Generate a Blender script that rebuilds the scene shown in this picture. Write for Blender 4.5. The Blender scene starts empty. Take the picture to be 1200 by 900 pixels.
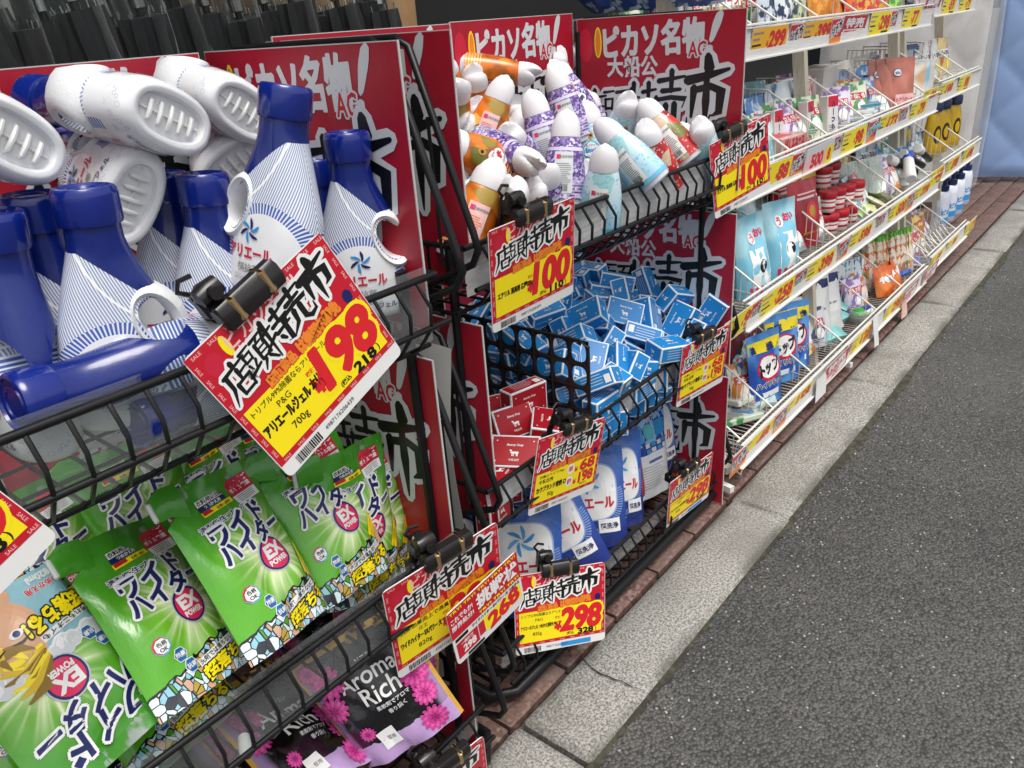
import bpy, math, random
from mathutils import Vector, Matrix, Quaternion
V = Vector; pi = math.pi; rnd = random.Random(7)
sc = bpy.context.scene; COL = sc.collection
# ---------------------------------------------------------------- camera
F = 930.0; CAM_H = 1.3
AX = V((850, 490, -F)).normalized()
AZ = V((-150, (850*150 + F*F)/490, F)).normalized()
AY = AZ.cross(AX)
RC = Matrix((AX, AY, AZ))
cam = bpy.data.objects.new('camera', bpy.data.cameras.new('camera')); COL.objects.link(cam)
cam.matrix_world = Matrix.Translation((0, 0, CAM_H)) @ RC.to_4x4()
cam.data.sensor_fit = 'HORIZONTAL'; cam.data.sensor_width = 36.0; cam.data.lens = F/1200*36
cam.data.clip_start = 0.02; cam.data.clip_end = 500
sc.camera = cam
C0 = V((0, 0, CAM_H))
# ---------------------------------------------------------------- sky, sun, exposure
wd = bpy.data.worlds.new('World'); sc.world = wd; wd.use_nodes = True
nt = wd.node_tree; bg = nt.nodes['Background']
sky = nt.nodes.new('ShaderNodeTexSky'); sky.sky_type = 'NISHITA'; sky.sun_disc = False
SUN_EL, SUN_AZ = math.radians(68), math.radians(200)
sky.sun_elevation = SUN_EL; sky.sun_rotation = SUN_AZ; sky.dust_density = 4.0; sky.air_density = 1.0
hs = nt.nodes.new('ShaderNodeHueSaturation'); hs.inputs['Saturation'].default_value = 0.22
nt.links.new(sky.outputs[0], hs.inputs['Color']); nt.links.new(hs.outputs[0], bg.inputs[0])
bg.inputs[1].default_value = 0.12
sun = bpy.data.objects.new('sun', bpy.data.lights.new('sun', 'SUN')); COL.objects.link(sun)
sun.data.energy = 1.5; sun.data.angle = math.radians(30); sun.data.color = (1, 0.96, 0.9)
sd = V((math.sin(SUN_AZ)*math.cos(SUN_EL), math.cos(SUN_AZ)*math.cos(SUN_EL), math.sin(SUN_EL)))
sun.rotation_euler = sd.to_track_quat('Z', 'Y').to_euler()
sc.view_settings.view_transform = 'Standard'; sc.view_settings.look = 'None'
sc.view_settings.exposure = 0.55; sc.view_settings.gamma = 1.0; sc.view_settings.use_curve_mapping = False
# ---------------------------------------------------------------- pixel helpers (photograph 1200x900)
def ray(u, v): return RC @ V((u-600, -(v-450), -F))
def hit(u, v, axis, val):
    d = ray(u, v); return C0 + d*((val-C0[axis])/d[axis])
def hitp(u, v, p, n):
    d = ray(u, v); return C0 + d*((V(p)-C0).dot(n)/d.dot(n))
def seg(u0, v0, P0, u1, v1, L, far=True):
    # second end of a rigid length L whose first end is at P0, seen along the ray of (u1, v1)
    d = ray(u1, v1).normalized(); w = C0-P0
    b = d.dot(w); c = w.length_squared-L*L; q = b*b-c
    q = math.sqrt(q) if q > 0 else 0.0
    t = -b+q if far else -b-q
    return C0+d*t
# ---------------------------------------------------------------- mesh builder
class MB:
    def __init__(s): s.v = []; s.f = []; s.m = []; s.uv = []
    def add(s, vs, fs, mi=0, M=None):
        o = len(s.v)
        s.v += [tuple(M @ V(p)) if M else tuple(p) for p in vs]
        s.f += [tuple(i+o for i in f) for f in fs]; s.m += [mi]*len(fs)
        return s
    def box(s, c, d, mi=0, M=None, bev=0.0):
        x, y, z = d[0]/2, d[1]/2, d[2]/2
        T = Matrix.Translation(c); T = M @ T if M else T
        if bev <= 0:
            vs = [(i*x, j*y, k*z) for i in (-1, 1) for j in (-1, 1) for k in (-1, 1)]
            fs = [(0, 1, 3, 2), (4, 6, 7, 5), (0, 4, 5, 1), (2, 3, 7, 6), (0, 2, 6, 4), (1, 5, 7, 3)]
            return s.add(vs, fs, mi, T)
        b = bev; rs = []
        for zz, q in ((-z, b), (-z+b, 0), (z-b, 0), (z, b)):
            X, Y = x-q, y-q
            rs.append([(-X+b, -Y, zz), (X-b, -Y, zz), (X, -Y+b, zz), (X, Y-b, zz), (X-b, Y, zz), (-X+b, Y, zz), (-X, Y-b, zz), (-X, -Y+b, zz)])
        return s.loft(rs, mi, T)
    def loft(s, rings, mi=0, M=None, cap=(True, True), closed=True):
        n = len(rings[0]); vs = [p for r in rings for p in r]; fs = []
        for i in range(len(rings)-1):
            for j in range(n if closed else n-1):
                k = (j+1) % n
                fs.append((i*n+j, i*n+k, (i+1)*n+k, (i+1)*n+j))
        if cap[0]: fs.append(tuple(range(n))[::-1])
        if cap[1]: fs.append(tuple((len(rings)-1)*n+j for j in range(n)))
        return s.add(vs, fs, mi, M)
    def path(s, pts, r, n=6, mi=0, closed=False, M=None):
        P = [V(p) for p in pts]; rings = []; up = None
        for i, p in enumerate(P):
            a = P[i-1] if (i > 0 or closed) else p
            b = P[(i+1) % len(P)] if (i < len(P)-1 or closed) else p
            t = (b-a).normalized()
            if up is None:
                up = V((0, 0, 1)) if abs(t.z) < 0.9 else V((1, 0, 0))
            sd_ = t.cross(up)
            if sd_.length < 1e-6: sd_ = t.orthogonal()
            sd_.normalize(); up = sd_.cross(t).normalized()
            rr = r[i] if isinstance(r, (list, tuple)) else r
            rings.append([tuple(p+(sd_*math.cos(2*pi*(k+.5)/n)+up*math.sin(2*pi*(k+.5)/n))*rr) for k in range(n)])
        if closed: rings.append(rings[0])
        return s.loft(rings, mi, M, (not closed, not closed))
    def bar(s, p, q, r, mi=0, n=4, M=None): return s.path([p, q], r, n, mi, M=M)
    def lathe(s, prof, n=24, mi=0, M=None, cap=(True, True), sx=1.0, sy=1.0):
        return s.loft([[(math.cos(2*pi*k/n)*r*sx, math.sin(2*pi*k/n)*r*sy, z) for k in range(n)] for r, z in prof], mi, M, cap)
    def mesh(s, name, mats, smooth=None):
        me = bpy.data.meshes.new(name); me.from_pydata(s.v, [], s.f)
        for m in (mats if isinstance(mats, (list, tuple)) else [mats]): me.materials.append(m)
        me.polygons.foreach_set('material_index', s.m)
        if s.uv:
            l = me.uv_layers.new(name='uv')
            for lp in me.loops: l.data[lp.index].uv = s.uv[lp.vertex_index] if lp.vertex_index < len(s.uv) else (0, 0)
        if smooth is not None:
            me.polygons.foreach_set('use_smooth', [True]*len(me.polygons))
            me.set_sharp_from_angle(angle=math.radians(smooth))
        me.update(); return me
    def build(s, name, mats, parent=None, smooth=None, **k):
        return link(name, s.mesh(name, mats, smooth), parent, **k)
def link(name, data, parent=None, M=None, label=None, cat=None, group=None, kind=None):
    o = bpy.data.objects.new(name, data); COL.objects.link(o)
    if M is not None: o.matrix_world = M
    if parent: o.parent = parent
    if label: o['label'] = label
    if cat: o['category'] = cat
    if group: o['group'] = group
    if kind: o['kind'] = kind
    return o
def thing(name, label, cat, M=None, group=None): return link(name, None, None, M or Matrix(), label, cat, group)
def dup(root, M, label=None, group=None):
    r = root.copy(); COL.objects.link(r); r.matrix_world = M
    if label: r['label'] = label
    if group: r['group'] = group
    for ch in list(root.children):
        c = ch.copy(); COL.objects.link(c); c.parent = r
        for g in ch.children:
            d = g.copy(); COL.objects.link(d); d.parent = c
    return r
def frame(o, x, y, z):
    M = Matrix.Identity(4)
    for i, a in enumerate((x, y, z)):
        for j in range(3): M[j][i] = a[j]
    M.translation = o; return M
def TQ(t, q): return Matrix.Translation(t) @ Quaternion(q).to_matrix().to_4x4()
def RZ(a): return Matrix.Rotation(math.radians(a), 4, 'Z')
def RX(a): return Matrix.Rotation(math.radians(a), 4, 'X')
def RY(a): return Matrix.Rotation(math.radians(a), 4, 'Y')
# ---------------------------------------------------------------- material helpers
def hx(h): 
    c = [int(h[i:i+2], 16)/255 for i in (0, 2, 4)]
    return tuple(x/12.92 if x <= .04045 else ((x+.055)/1.055)**2.4 for x in c)
class S:
    def __init__(s, b, k): s.b = b; s.k = k
    def __add__(s, o): return s.b.m('ADD', s, o)
    def __radd__(s, o): return s.b.m('ADD', o, s)
    def __sub__(s, o): return s.b.m('SUBTRACT', s, o)
    def __rsub__(s, o): return s.b.m('SUBTRACT', o, s)
    def __mul__(s, o): return s.b.m('MULTIPLY', s, o)
    def __rmul__(s, o): return s.b.m('MULTIPLY', o, s)
    def __truediv__(s, o): return s.b.m('DIVIDE', s, o)
    def gt(s, o): return s.b.m('GREATER_THAN', s, o)
    def lt(s, o): return s.b.m('LESS_THAN', s, o)
    def abs(s): return s.b.m('ABSOLUTE', s)
    def sin(s): return s.b.m('SINE', s)
    def sqrt(s): return s.b.m('SQRT', s)
    def fract(s): return s.b.m('FRACT', s)
    def pw(s, e): return s.b.m('POWER', s, e)
    def mn(s, o): return s.b.m('MINIMUM', s, o)
    def mx(s, o): return s.b.m('MAXIMUM', s, o)
    def sm(s, a, c): return s.b.ramp(s, a, c)
class NB:
    def __init__(s, nt): s.nt = nt
    def new(s, t): return s.nt.nodes.new(t)
    def put(s, i, v):
        if isinstance(v, S): s.nt.links.new(v.k, i)
        elif isinstance(v, (tuple, list)): i.default_value = (*v[:3], 1.0) if len(i.default_value) == 4 else v[:3]
        else: i.default_value = v
    def m(s, op, a, b=None):
        n = s.new('ShaderNodeMath'); n.operation = op; s.put(n.inputs[0], a)
        if b is not None: s.put(n.inputs[1], b)
        return S(s, n.outputs[0])
    def at2(s, a, b): return s.m('ARCTAN2', a, b)
    def ramp(s, x, a, c):
        n = s.new('ShaderNodeMapRange'); n.interpolation_type = 'SMOOTHSTEP'
        s.put(n.inputs[0], x); n.inputs[1].default_value = a; n.inputs[2].default_value = c
        return S(s, n.outputs[0])
    def co(s, kind='Object'):
        n = s.new('ShaderNodeTexCoord'); p = s.new('ShaderNodeSeparateXYZ'); s.nt.links.new(n.outputs[kind], p.inputs[0])
        return [S(s, p.outputs[i]) for i in range(3)]
    def vec(s, kind='Object', scale=(1, 1, 1)):
        n = s.new('ShaderNodeTexCoord'); p = s.new('ShaderNodeMapping'); s.nt.links.new(n.outputs[kind], p.inputs[0]); p.inputs['Scale'].default_value = scale
        return S(s, p.outputs[0])
    def wpos(s): return S(s, s.new('ShaderNodeNewGeometry').outputs['Position'])
    def noise(s, scale, detail=3, vec=None, rough=.5, color=False):
        n = s.new('ShaderNodeTexNoise'); n.inputs['Scale'].default_value = scale; n.inputs['Detail'].default_value = detail; n.inputs['Roughness'].default_value = rough
        if vec: s.put(n.inputs['Vector'], vec)
        return S(s, n.outputs['Color' if color else 0])
    def vor(s, scale, vec=None, feat='F1', out='Distance'):
        n = s.new('ShaderNodeTexVoronoi'); n.feature = feat; n.inputs['Scale'].default_value = scale
        if vec: s.put(n.inputs['Vector'], vec)
        return S(s, n.outputs[out])
    def oi(s): return S(s, s.new('ShaderNodeObjectInfo').outputs['Random'])
    def mix(s, f, a, b):
        n = s.new('ShaderNodeMix'); n.data_type = 'RGBA'; s.put(n.inputs[0], f); s.put(n.inputs[6], a); s.put(n.inputs[7], b)
        return S(s, n.outputs[2])
    def grad(s, x, stops, const=False):
        n = s.new('ShaderNodeValToRGB'); e = n.color_ramp.elements
        if const: n.color_ramp.interpolation = 'CONSTANT'
        while len(e) < len(stops): e.new(0.5)
        for q, (p, c) in zip(e, stops): q.position = p; q.color = (*c, 1)
        s.put(n.inputs[0], x); return S(s, n.outputs[0])
MATS = {}
def mat(name, col=(.5, .5, .5), rough=.5, metal=0.0, spec=.5, trans=0.0, coat=0.0, fn=None, alpha=None, emis=None):
    if name in MATS: return MATS[name]
    m = bpy.data.materials.new(name); m.use_nodes = True; nt = m.node_tree; p = nt.nodes['Principled BSDF']; b = NB(nt)
    p.inputs['Base Color'].default_value = (*col, 1); p.inputs['Roughness'].default_value = rough; p.inputs['Metallic'].default_value = metal
    p.inputs['Specular IOR Level'].default_value = spec; p.inputs['Transmission Weight'].default_value = trans; p.inputs['Coat Weight'].default_value = coat
    p.inputs['Coat Roughness'].default_value = .08
    if fn:
        r = fn(b)
        if 'c' in r: b.put(p.inputs['Base Color'], r['c'])
        if 'r' in r: b.put(p.inputs['Roughness'], r['r'])
        if 'b' in r:
            n = nt.nodes.new('ShaderNodeBump'); n.inputs['Strength'].default_value = r.get('bs', .5); n.inputs['Distance'].default_value = r.get('bd', .002)
            b.put(n.inputs['Height'], r['b']); nt.links.new(n.outputs[0], p.inputs['Normal'])
    MATS[name] = m; return m
def clear(name, tint=(.93, .95, .95), op=.07, rough=.1, fn=None):
    # thin clear plastic sheet: mostly see-through, with a glossy surface
    if name in MATS: return MATS[name]
    m = bpy.data.materials.new(name); m.use_nodes = True; nt = m.node_tree; b = NB(nt)
    p = nt.nodes['Principled BSDF']; p.inputs['Base Color'].default_value = (*tint, 1); p.inputs['Roughness'].default_value = rough
    t = nt.nodes.new('ShaderNodeBsdfTransparent'); t.inputs[0].default_value = (*tint, 1)
    mx = nt.nodes.new('ShaderNodeMixShader'); fr = nt.nodes.new('ShaderNodeLayerWeight')
    f = S(b, fr.outputs['Facing']).pw(4)*.45+op
    nz = nt.nodes.new('ShaderNodeBump'); nz.inputs['Strength'].default_value = .35; nz.inputs['Distance'].default_value = .004
    b.put(nz.inputs['Height'], b.noise(22, 3)); nt.links.new(nz.outputs[0], p.inputs['Normal']); nt.links.new(nz.outputs[0], fr.inputs['Normal'])
    nt.links.new(f.k, mx.inputs[0]); nt.links.new(t.outputs[0], mx.inputs[1]); nt.links.new(p.outputs[0], mx.inputs[2])
    nt.links.new(mx.outputs[0], nt.nodes['Material Output'].inputs[0])
    MATS[name] = m; return m
def wear(col, amt=.12, scale=40, rough=.4):
    def f(b):
        n = b.noise(scale, 4)
        return {'c': b.mix(n.sm(.35, .75)*amt, col, tuple(c*.35 for c in col)), 'r': n*.3+(rough-.12)}
    return f
# print colours
def ink(name, h, rough=.35): return mat('print_'+name, hx(h), rough)
WHITE = ink('white', 'e8e8e6'); BLACK = ink('black', '101010'); RED = ink('red', 'c0182c'); YEL = ink('yellow', 'f7e018'); DIG = ink('price_red', 'd5222c')
ORG = ink('orange', 'e8862a'); GREY = ink('grey', '8a8a88'); NAVY = ink('navy', '16205c'); PINK = ink('pink', 'd8285a'); SKYB = ink('sky_blue', '2f8fd0'); CRIM = ink('crimson', 'c4203a')
PALE = ink('pale_grey', 'd0d3d6'); LIME = ink('lime', '9ccf3a'); GOLD = mat('print_gold', hx('c89a3c'), .3, .6); LILAC = ink('lilac', 'b79ac8'); MAG = ink('magenta', 'c03a8a'); TEAL = ink('teal', '4fb0b8'); SKIN = ink('skin', 'd8a888'); PPINK = ink('pale_pink', 'eec0c0')
# ---------------------------------------------------------------- flat print: lettering and marks
TXC = {}
def tx(s, bold=0.0, res=2):
    k = (s, bold, res)
    if k not in TXC:
        c = bpy.data.curves.new('t', 'FONT'); c.body = s; c.resolution_u = res; c.offset = bold; c.fill_mode = 'FRONT'
        o = bpy.data.objects.new('t', c); me = bpy.data.meshes.new_from_object(o)
        vs = [(v.co.x, v.co.y) for v in me.vertices]; fs = [tuple(p.vertices) for p in me.polygons]
        bpy.data.objects.remove(o); bpy.data.curves.remove(c); bpy.data.meshes.remove(me)
        if bold:
            b0 = tx(s, 0, res)[0]; lim = 2.0*bold
            for i, p in enumerate(vs):
                q = min(b0, key=lambda t: (t[0]-p[0])**2+(t[1]-p[1])**2); d = math.hypot(p[0]-q[0], p[1]-q[1])
                if d > lim: vs[i] = (q[0]+(p[0]-q[0])*lim/d, q[1]+(p[1]-q[1])*lim/d)
        xs = [v[0] for v in vs] or [0]; ys = [v[1] for v in vs] or [0]
        TXC[k] = (vs, fs, (min(xs), max(xs), min(ys), max(ys)))
    return TXC[k]
BR = {
'市': [[(.5,1,.1),(.54,.84,.15)],[(.08,.68,.12),(.5,.74,.1),(.96,.83,.04)],[(.24,.58,.11),(.21,.18,.04)],[(.24,.55,.08),(.6,.6,.09),(.82,.54,.14),(.8,.25,.1),(.66,.2,.02)],[(.5,.84,.07),(.51,.4,.11),(.52,-.06,.02)]],
'売': [[(.16,.86,.08),(.84,.93,.04)],[(.5,1.02,.09),(.5,.7,.07)],[(.26,.7,.08),(.74,.73,.05)],[(.12,.6,.08),(.1,.44,.03)],[(.12,.56,.06),(.5,.6,.07),(.88,.58,.09),(.8,.44,.02)],[(.38,.48,.1),(.34,.2,.08),(.06,0,.02)],[(.6,.5,.1),(.6,.15,.1),(.74,.05,.09),(.93,.1,.06),(.94,.28,.02)]],
'特': [[(.2,.92,.08),(.06,.64,.03)],[(.12,.72,.07),(.44,.77,.04)],[(.26,1.02,.09),(.26,0,.03)],[(.04,.34,.05),(.46,.52,.06)],[(.52,.86,.07),(.92,.91,.04)],[(.7,1.02,.09),(.7,.66,.06)],[(.46,.66,.07),(.98,.71,.04)],[(.48,.46,.07),(.97,.51,.04)],[(.79,.62,.09),(.78,.07,.1),(.64,.12,.02)],[(.54,.34,.08),(.63,.22,.05)]],
'頭': [[(.06,.9,.06),(.43,.93,.04)],[(.12,.76,.06),(.14,.54,.05)],[(.12,.75,.05),(.38,.77,.07),(.36,.54,.05)],[(.14,.56,.05),(.37,.57,.05)],[(.14,.46,.06),(.2,.3,.03)],[(.4,.48,.06),(.3,.28,.04)],[(0,.17,.07),(.48,.29,.05)],[(.5,.9,.07),(1,.95,.04)],[(.74,.9,.06),(.66,.78,.04)],[(.58,.76,.08),(.58,.28,.06)],[(.58,.75,.05),(.9,.77,.08),(.9,.28,.06)],[(.6,.6,.04),(.88,.61,.04)],[(.6,.46,.04),(.88,.46,.04)],[(.58,.3,.05),(.9,.3,.05)],[(.66,.24,.07),(.48,0,.03)],[(.8,.24,.07),(1,0,.05)]],
'店': [[(.52,1.02,.1),(.54,.88,.09)],[(.12,.82,.08),(.96,.9,.04)],[(.2,.82,.09),(.2,.4,.08),(0,-.04,.02)],[(.56,.76,.09),(.56,.46,.06)],[(.56,.62,.06),(.88,.67,.04)],[(.36,.42,.09),(.38,.06,.06)],[(.36,.41,.06),(.82,.44,.09),(.78,.06,.06)],[(.38,.08,.06),(.78,.09,.06)]],
}
class PR:
    def __init__(s): s.v = []; s.f = []; s.m = []; s.mats = []
    def mi(s, m):
        if m not in s.mats: s.mats.append(m)
        return s.mats.index(m)
    def add(s, vs, fs, m, l):
        o = len(s.v); s.v += [(x, y, l) for x, y in vs]; s.f += [tuple(i+o for i in f) for f in fs]; s.m += [s.mi(m)]*len(fs)
    def text(s, t, cx, cy, h, m, l=1, bold=.02, w=None, rot=0, shear=0, sx=1.0, res=2, al='c', out=None, ob=.08):
        base = min(bold, .022); ex = bold-base
        vs, fs, _ = tx(t, base, res); _, _, (x0, x1, y0, y1) = tx(t, 0, res)
        if not vs: return
        k = h/max(y1-y0, .5); kx = k*sx
        if w: kx = w/(x1-x0)
        ox = {'c': (x0+x1)/2, 'l': x0, 'r': x1}[al]; oy = (y0+y1)/2; c, q = math.cos(math.radians(rot)), math.sin(math.radians(rot))
        def put(dx, dy, mm, ll):
            P = []
            for x, y in vs:
                a, b = (x-ox+dx)*kx, (y-oy+dy)*k; a += b*shear; P.append((cx+a*c-b*q, cy+a*q+b*c))
            s.add(P, fs, mm, ll)
        if out is not None:
            R = ob*.75+ex
            for i in range(10): an = 2*pi*i/10; put(R*math.cos(an)*k/kx, R*math.sin(an), out, l-.7+.03*i)
            put(0, 0, out, l-.72)
        put(0, 0, m, l)
        if ex > .004:
            for i, (dx, dy) in enumerate(((1, 0), (-1, 0), (.5, .8), (-.5, -.8), (.5, -.8), (-.5, .8))[:6 if ex > .012 else 2]): put(dx*ex*k/kx, dy*ex, m, l+.03*(i+1))
    def rect(s, x0, y0, x1, y1, m, l=0, n=(1, 1), rot=0):
        P = []; fs = []; cx, cy = (x0+x1)/2, (y0+y1)/2; c, q = math.cos(math.radians(rot)), math.sin(math.radians(rot))
        for j in range(n[1]+1):
            for i in range(n[0]+1):
                a, b = x0+(x1-x0)*i/n[0]-cx, y0+(y1-y0)*j/n[1]-cy; P.append((cx+a*c-b*q, cy+a*q+b*c))
        for j in range(n[1]):
            for i in range(n[0]): a = j*(n[0]+1)+i; fs.append((a, a+1, a+n[0]+2, a+n[0]+1))
        s.add(P, fs, m, l)
    def poly(s, P, m, l=0): s.add(P, [tuple(range(len(P)))], m, l)
    def fan(s, P, c, m, l=0): s.add(list(P)+[c], [(i, (i+1) % len(P), len(P)) for i in range(len(P))], m, l)
    def disc(s, cx, cy, r, m, l=0, n=20, ry=None, rot=0, e=2.0):
        a0 = math.radians(rot)
        sg = lambda v: math.copysign(abs(v)**(2/e), v)
        P = [(cx+r*q*sg(math.cos(a0+2*pi*i/n)), cy+(ry or r)*q*sg(math.sin(a0+2*pi*i/n))) for q in ((1, .83, .66, .5, .33, .16) if r > .03 else (1, .66, .33) if r > .012 else (1,)) for i in range(n)]; fs = []
        for k in range(len(P)//n-1): fs += [(k*n+i, k*n+(i+1) % n, (k+1)*n+(i+1) % n, (k+1)*n+i) for i in range(n)]
        k = len(P)//n-1; fs += [(k*n+i, k*n+(i+1) % n, len(P)) for i in range(n)]; s.add(P+[(cx, cy)], fs, m, l)
    def stroke(s, pts, m, l, scale=1, ox=0, oy=0, grow=0.0, sh=0, rot=0, vs=1.0):
        Q = [V((p[0]+sh*p[1], p[1]*vs)) for p in pts]; L = []; R = []; c, q = math.cos(math.radians(rot)), math.sin(math.radians(rot))
        tp = lambda v: (ox+scale*(v.x*c-v.y*q), oy+scale*(v.x*q+v.y*c))
        for i, p in enumerate(Q):
            t = (Q[min(i+1, len(Q)-1)]-Q[max(i-1, 0)]).normalized(); nn = V((-t.y, t.x)); w = pts[i][2]*.78+grow
            if i == 0: L.append(p-t*w*.8+nn*w*.35); R.append(p-t*w*.8-nn*w*.35)
            L.append(p+nn*w); R.append(p-nn*w)
            if i == len(Q)-1: L.append(p+t*w*.8+nn*w*.35); R.append(p+t*w*.8-nn*w*.35)
        n = len(L); s.add([tp(v) for v in L+R], [(i, i+n, i+n+1, i+1) for i in range(n-1)], m, l)
    def kanji(s, ch, ox, oy, size, m, out, l, grow=.07, sh=.1, rot=0, vs=1.0):
        for i, st in enumerate(BR[ch]):
            s.stroke(st, out, l-.9+i*.05, size, ox, oy, grow, sh, rot, vs)
            s.stroke(st, m, l+i*.05, size, ox, oy, 0, sh, rot, vs)
    def wheel(s, cx, cy, r, l, mats=(None, None), n=6):
        for k in range(n):
            a = 2*pi*k/n; P = []
            for t, w in ((.12, .05), (.45, .26), (.8, .34), (1, .12)): P.append((t, w))
            pts = [(t, .55*t*t-.1) for t, w in P]; up = [(t, y+w*.55) for (t, y), (_, w) in zip(pts, P)]; dn = [(t, y-w*.55) for (t, y), (_, w) in zip(pts, P)]
            f = lambda p: (cx+r*(p[0]*math.cos(a)-p[1]*math.sin(a)), cy+r*(p[0]*math.sin(a)+p[1]*math.cos(a)))
            Q = [f(p) for p in up+dn]; s.add(Q, [(i, i+4, i+5, i+1) for i in range(3)], mats[k % 2], l+.05*k)
    def mesh(s, name, surf, unit=.0004):
        me = bpy.data.meshes.new(name); me.from_pydata([tuple(surf(x, y, .0003+l*unit)) for x, y, l in s.v], [], s.f)
        for m in s.mats: me.materials.append(m)
        me.polygons.foreach_set('material_index', s.m); me.update(); return me
flat = lambda x, y, l: (x, -l, y)          # a board whose face looks along -Y
# ================================================================ THE SETTING
def m_asphalt(b):
    p = b.wpos(); n = b.noise(1.1, 6, p, .6); n3 = b.noise(6, 5, p, .6); g = b.vor(150, p, out='Color'); gd = b.vor(150, p); f = b.noise(420, 2, p)
    n2 = b.new('ShaderNodeSeparateColor'); b.nt.links.new(g.k, n2.inputs[0]); r1 = S(b, n2.outputs[0]); r2 = S(b, n2.outputs[1])
    base = b.mix(n.sm(.36, .64), (.06, .059, .057), (.105, .103, .098)); base = b.mix(n3.sm(.5, .75)*.5, base, (.05, .049, .047))
    c = b.mix(r1.sm(.35, 1)*.5, base, (.19, .185, .172)); c = b.mix(r2.gt(.985)*gd.lt(.4), c, (.42, .4, .36)); c = b.mix(gd.sm(.45, .8)*.7, c, (.02, .02, .019))
    return {'c': c, 'r': .8-.16*f, 'b': (1-gd)*.9+f*.3+r1*.5, 'bs': 1.0, 'bd': .005}
def m_kerb(b):
    p = b.wpos(); n = b.noise(5, 6, p); g = b.noise(170, 3, p, .7); v = b.noise(360, 2, p, .8); pit = b.vor(60, p); big = b.noise(1.7, 3, p)
    c = b.mix(g.sm(.37, .63), (.15, .144, .128), (.47, .455, .42)); c = b.mix(n.sm(.45, .75)*.65, c, (.17, .158, .135)); c = b.mix(v.gt(.63)*.6, c, (.6, .585, .54)); c = b.mix(v.lt(.39)*.6, c, (.09, .085, .075)); c = b.mix(big.sm(.5, .7)*.3, c, (.14, .132, .115))
    y = b.co('Object')[1]; x = b.co('Object')[0]; e = y.abs().sm(.055, .084).mx(x.abs().sm(.465, .491)); c = b.mix(e*n.sm(.32, .62)*.75, c, (.075, .072, .058))
    return {'c': c, 'r': .88, 'b': g*.6+v*.4-pit.lt(.12)*.8, 'bs': .8, 'bd': .005}
def m_tile(b):
    p = b.wpos(); g = b.vor(120, p, out='Color'); n2 = b.new('ShaderNodeSeparateColor'); b.nt.links.new(g.k, n2.inputs[0]); r = S(b, n2.outputs[0]); n = b.noise(9, 4, p); q = b.noise(60, 3, p, .7)
    c = b.grad(r, [(0, (.07, .026, .02)), (.4, (.15, .06, .045)), (.7, (.21, .1, .078)), (1, (.26, .19, .165))]); c = b.mix(q.sm(.35, .6)*.5, c, (.055, .04, .034)); c = b.mix(n.sm(.4, .7)*.5, c, (.12, .098, .08))
    c = b.mix(b.oi()*.3, c, (.16, .1, .075))
    return {'c': c, 'r': .7-.15*q, 'b': q, 'bs': .4, 'bd': .002}
M_ASPH = mat('asphalt', fn=m_asphalt); M_KERB = mat('kerb_concrete', fn=m_kerb); M_TILE = mat('red_granite_tile', fn=m_tile)
M_MORT = mat('mortar', fn=lambda b: {'c': b.mix(b.noise(60, 4, b.wpos()).sm(.3, .7), (.06, .055, .048), (.14, .13, .11)), 'r': .9})
g = MB(); n = 60
g.add([(-40, .632, -.012), (60, .632, -.012), (60, -60, -.012), (-40, -60, -.012)], [(3, 2, 1, 0)])
g.build('road', M_ASPH, kind='structure')
g = MB(); g.add([(-40, .60, -.03), (60, .60, -.03), (60, 30, -.03), (-40, 30, -.03)], [(0, 1, 2, 3)]); g.build('ground', M_MORT, kind='structure')
kerb = thing('kerb', 'x', 'kerb'); del kerb['label'], kerb['category']; kerb['kind'] = 'structure'
k = MB(); k.box((0, 0, -.05), (.982, .168, .1), bev=.007); kmesh = k.mesh('kerb_stone', M_KERB, 40)
for i, xx in enumerate([-.62, .375, 1.37, 2.345, 3.33, 4.33, 5.33, 6.33, 7.33, 8.33]):
    o = link('kerb_stone', kmesh, kerb); o.location = (xx, .716+rnd.uniform(-.002, .002), rnd.uniform(-.002, .002)); o.rotation_euler = (0, rnd.uniform(-.002, .002), rnd.uniform(-.003, .003))
# the crack across the stone in front of the racks
pts = [hit(u, v, 2, .0022) for u, v in ((681, 770), (688, 778), (693, 783), (703, 790), (712, 793), (720, 797), (727, 798), (736, 803), (742, 806), (752, 809))]
ck = MB(); rr = [.0005, .0012, .0008, .0016, .001, .0014, .0007, .0012, .0006, .0004]; vs = []
for p, r in zip(pts, rr): vs += [(p.x-r*1.3, p.y-r*.3, .0042), (p.x+r*1.3, p.y+r*.3, .0042)]
ck.add(vs, [(2*i, 2*i+1, 2*i+3, 2*i+2) for i in range(len(pts)-1)]); ck.build('crack', mat('crack_dark', (.02, .019, .017), 1), kerb)  # crack drawn as a thin dark strip on the stone
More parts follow.
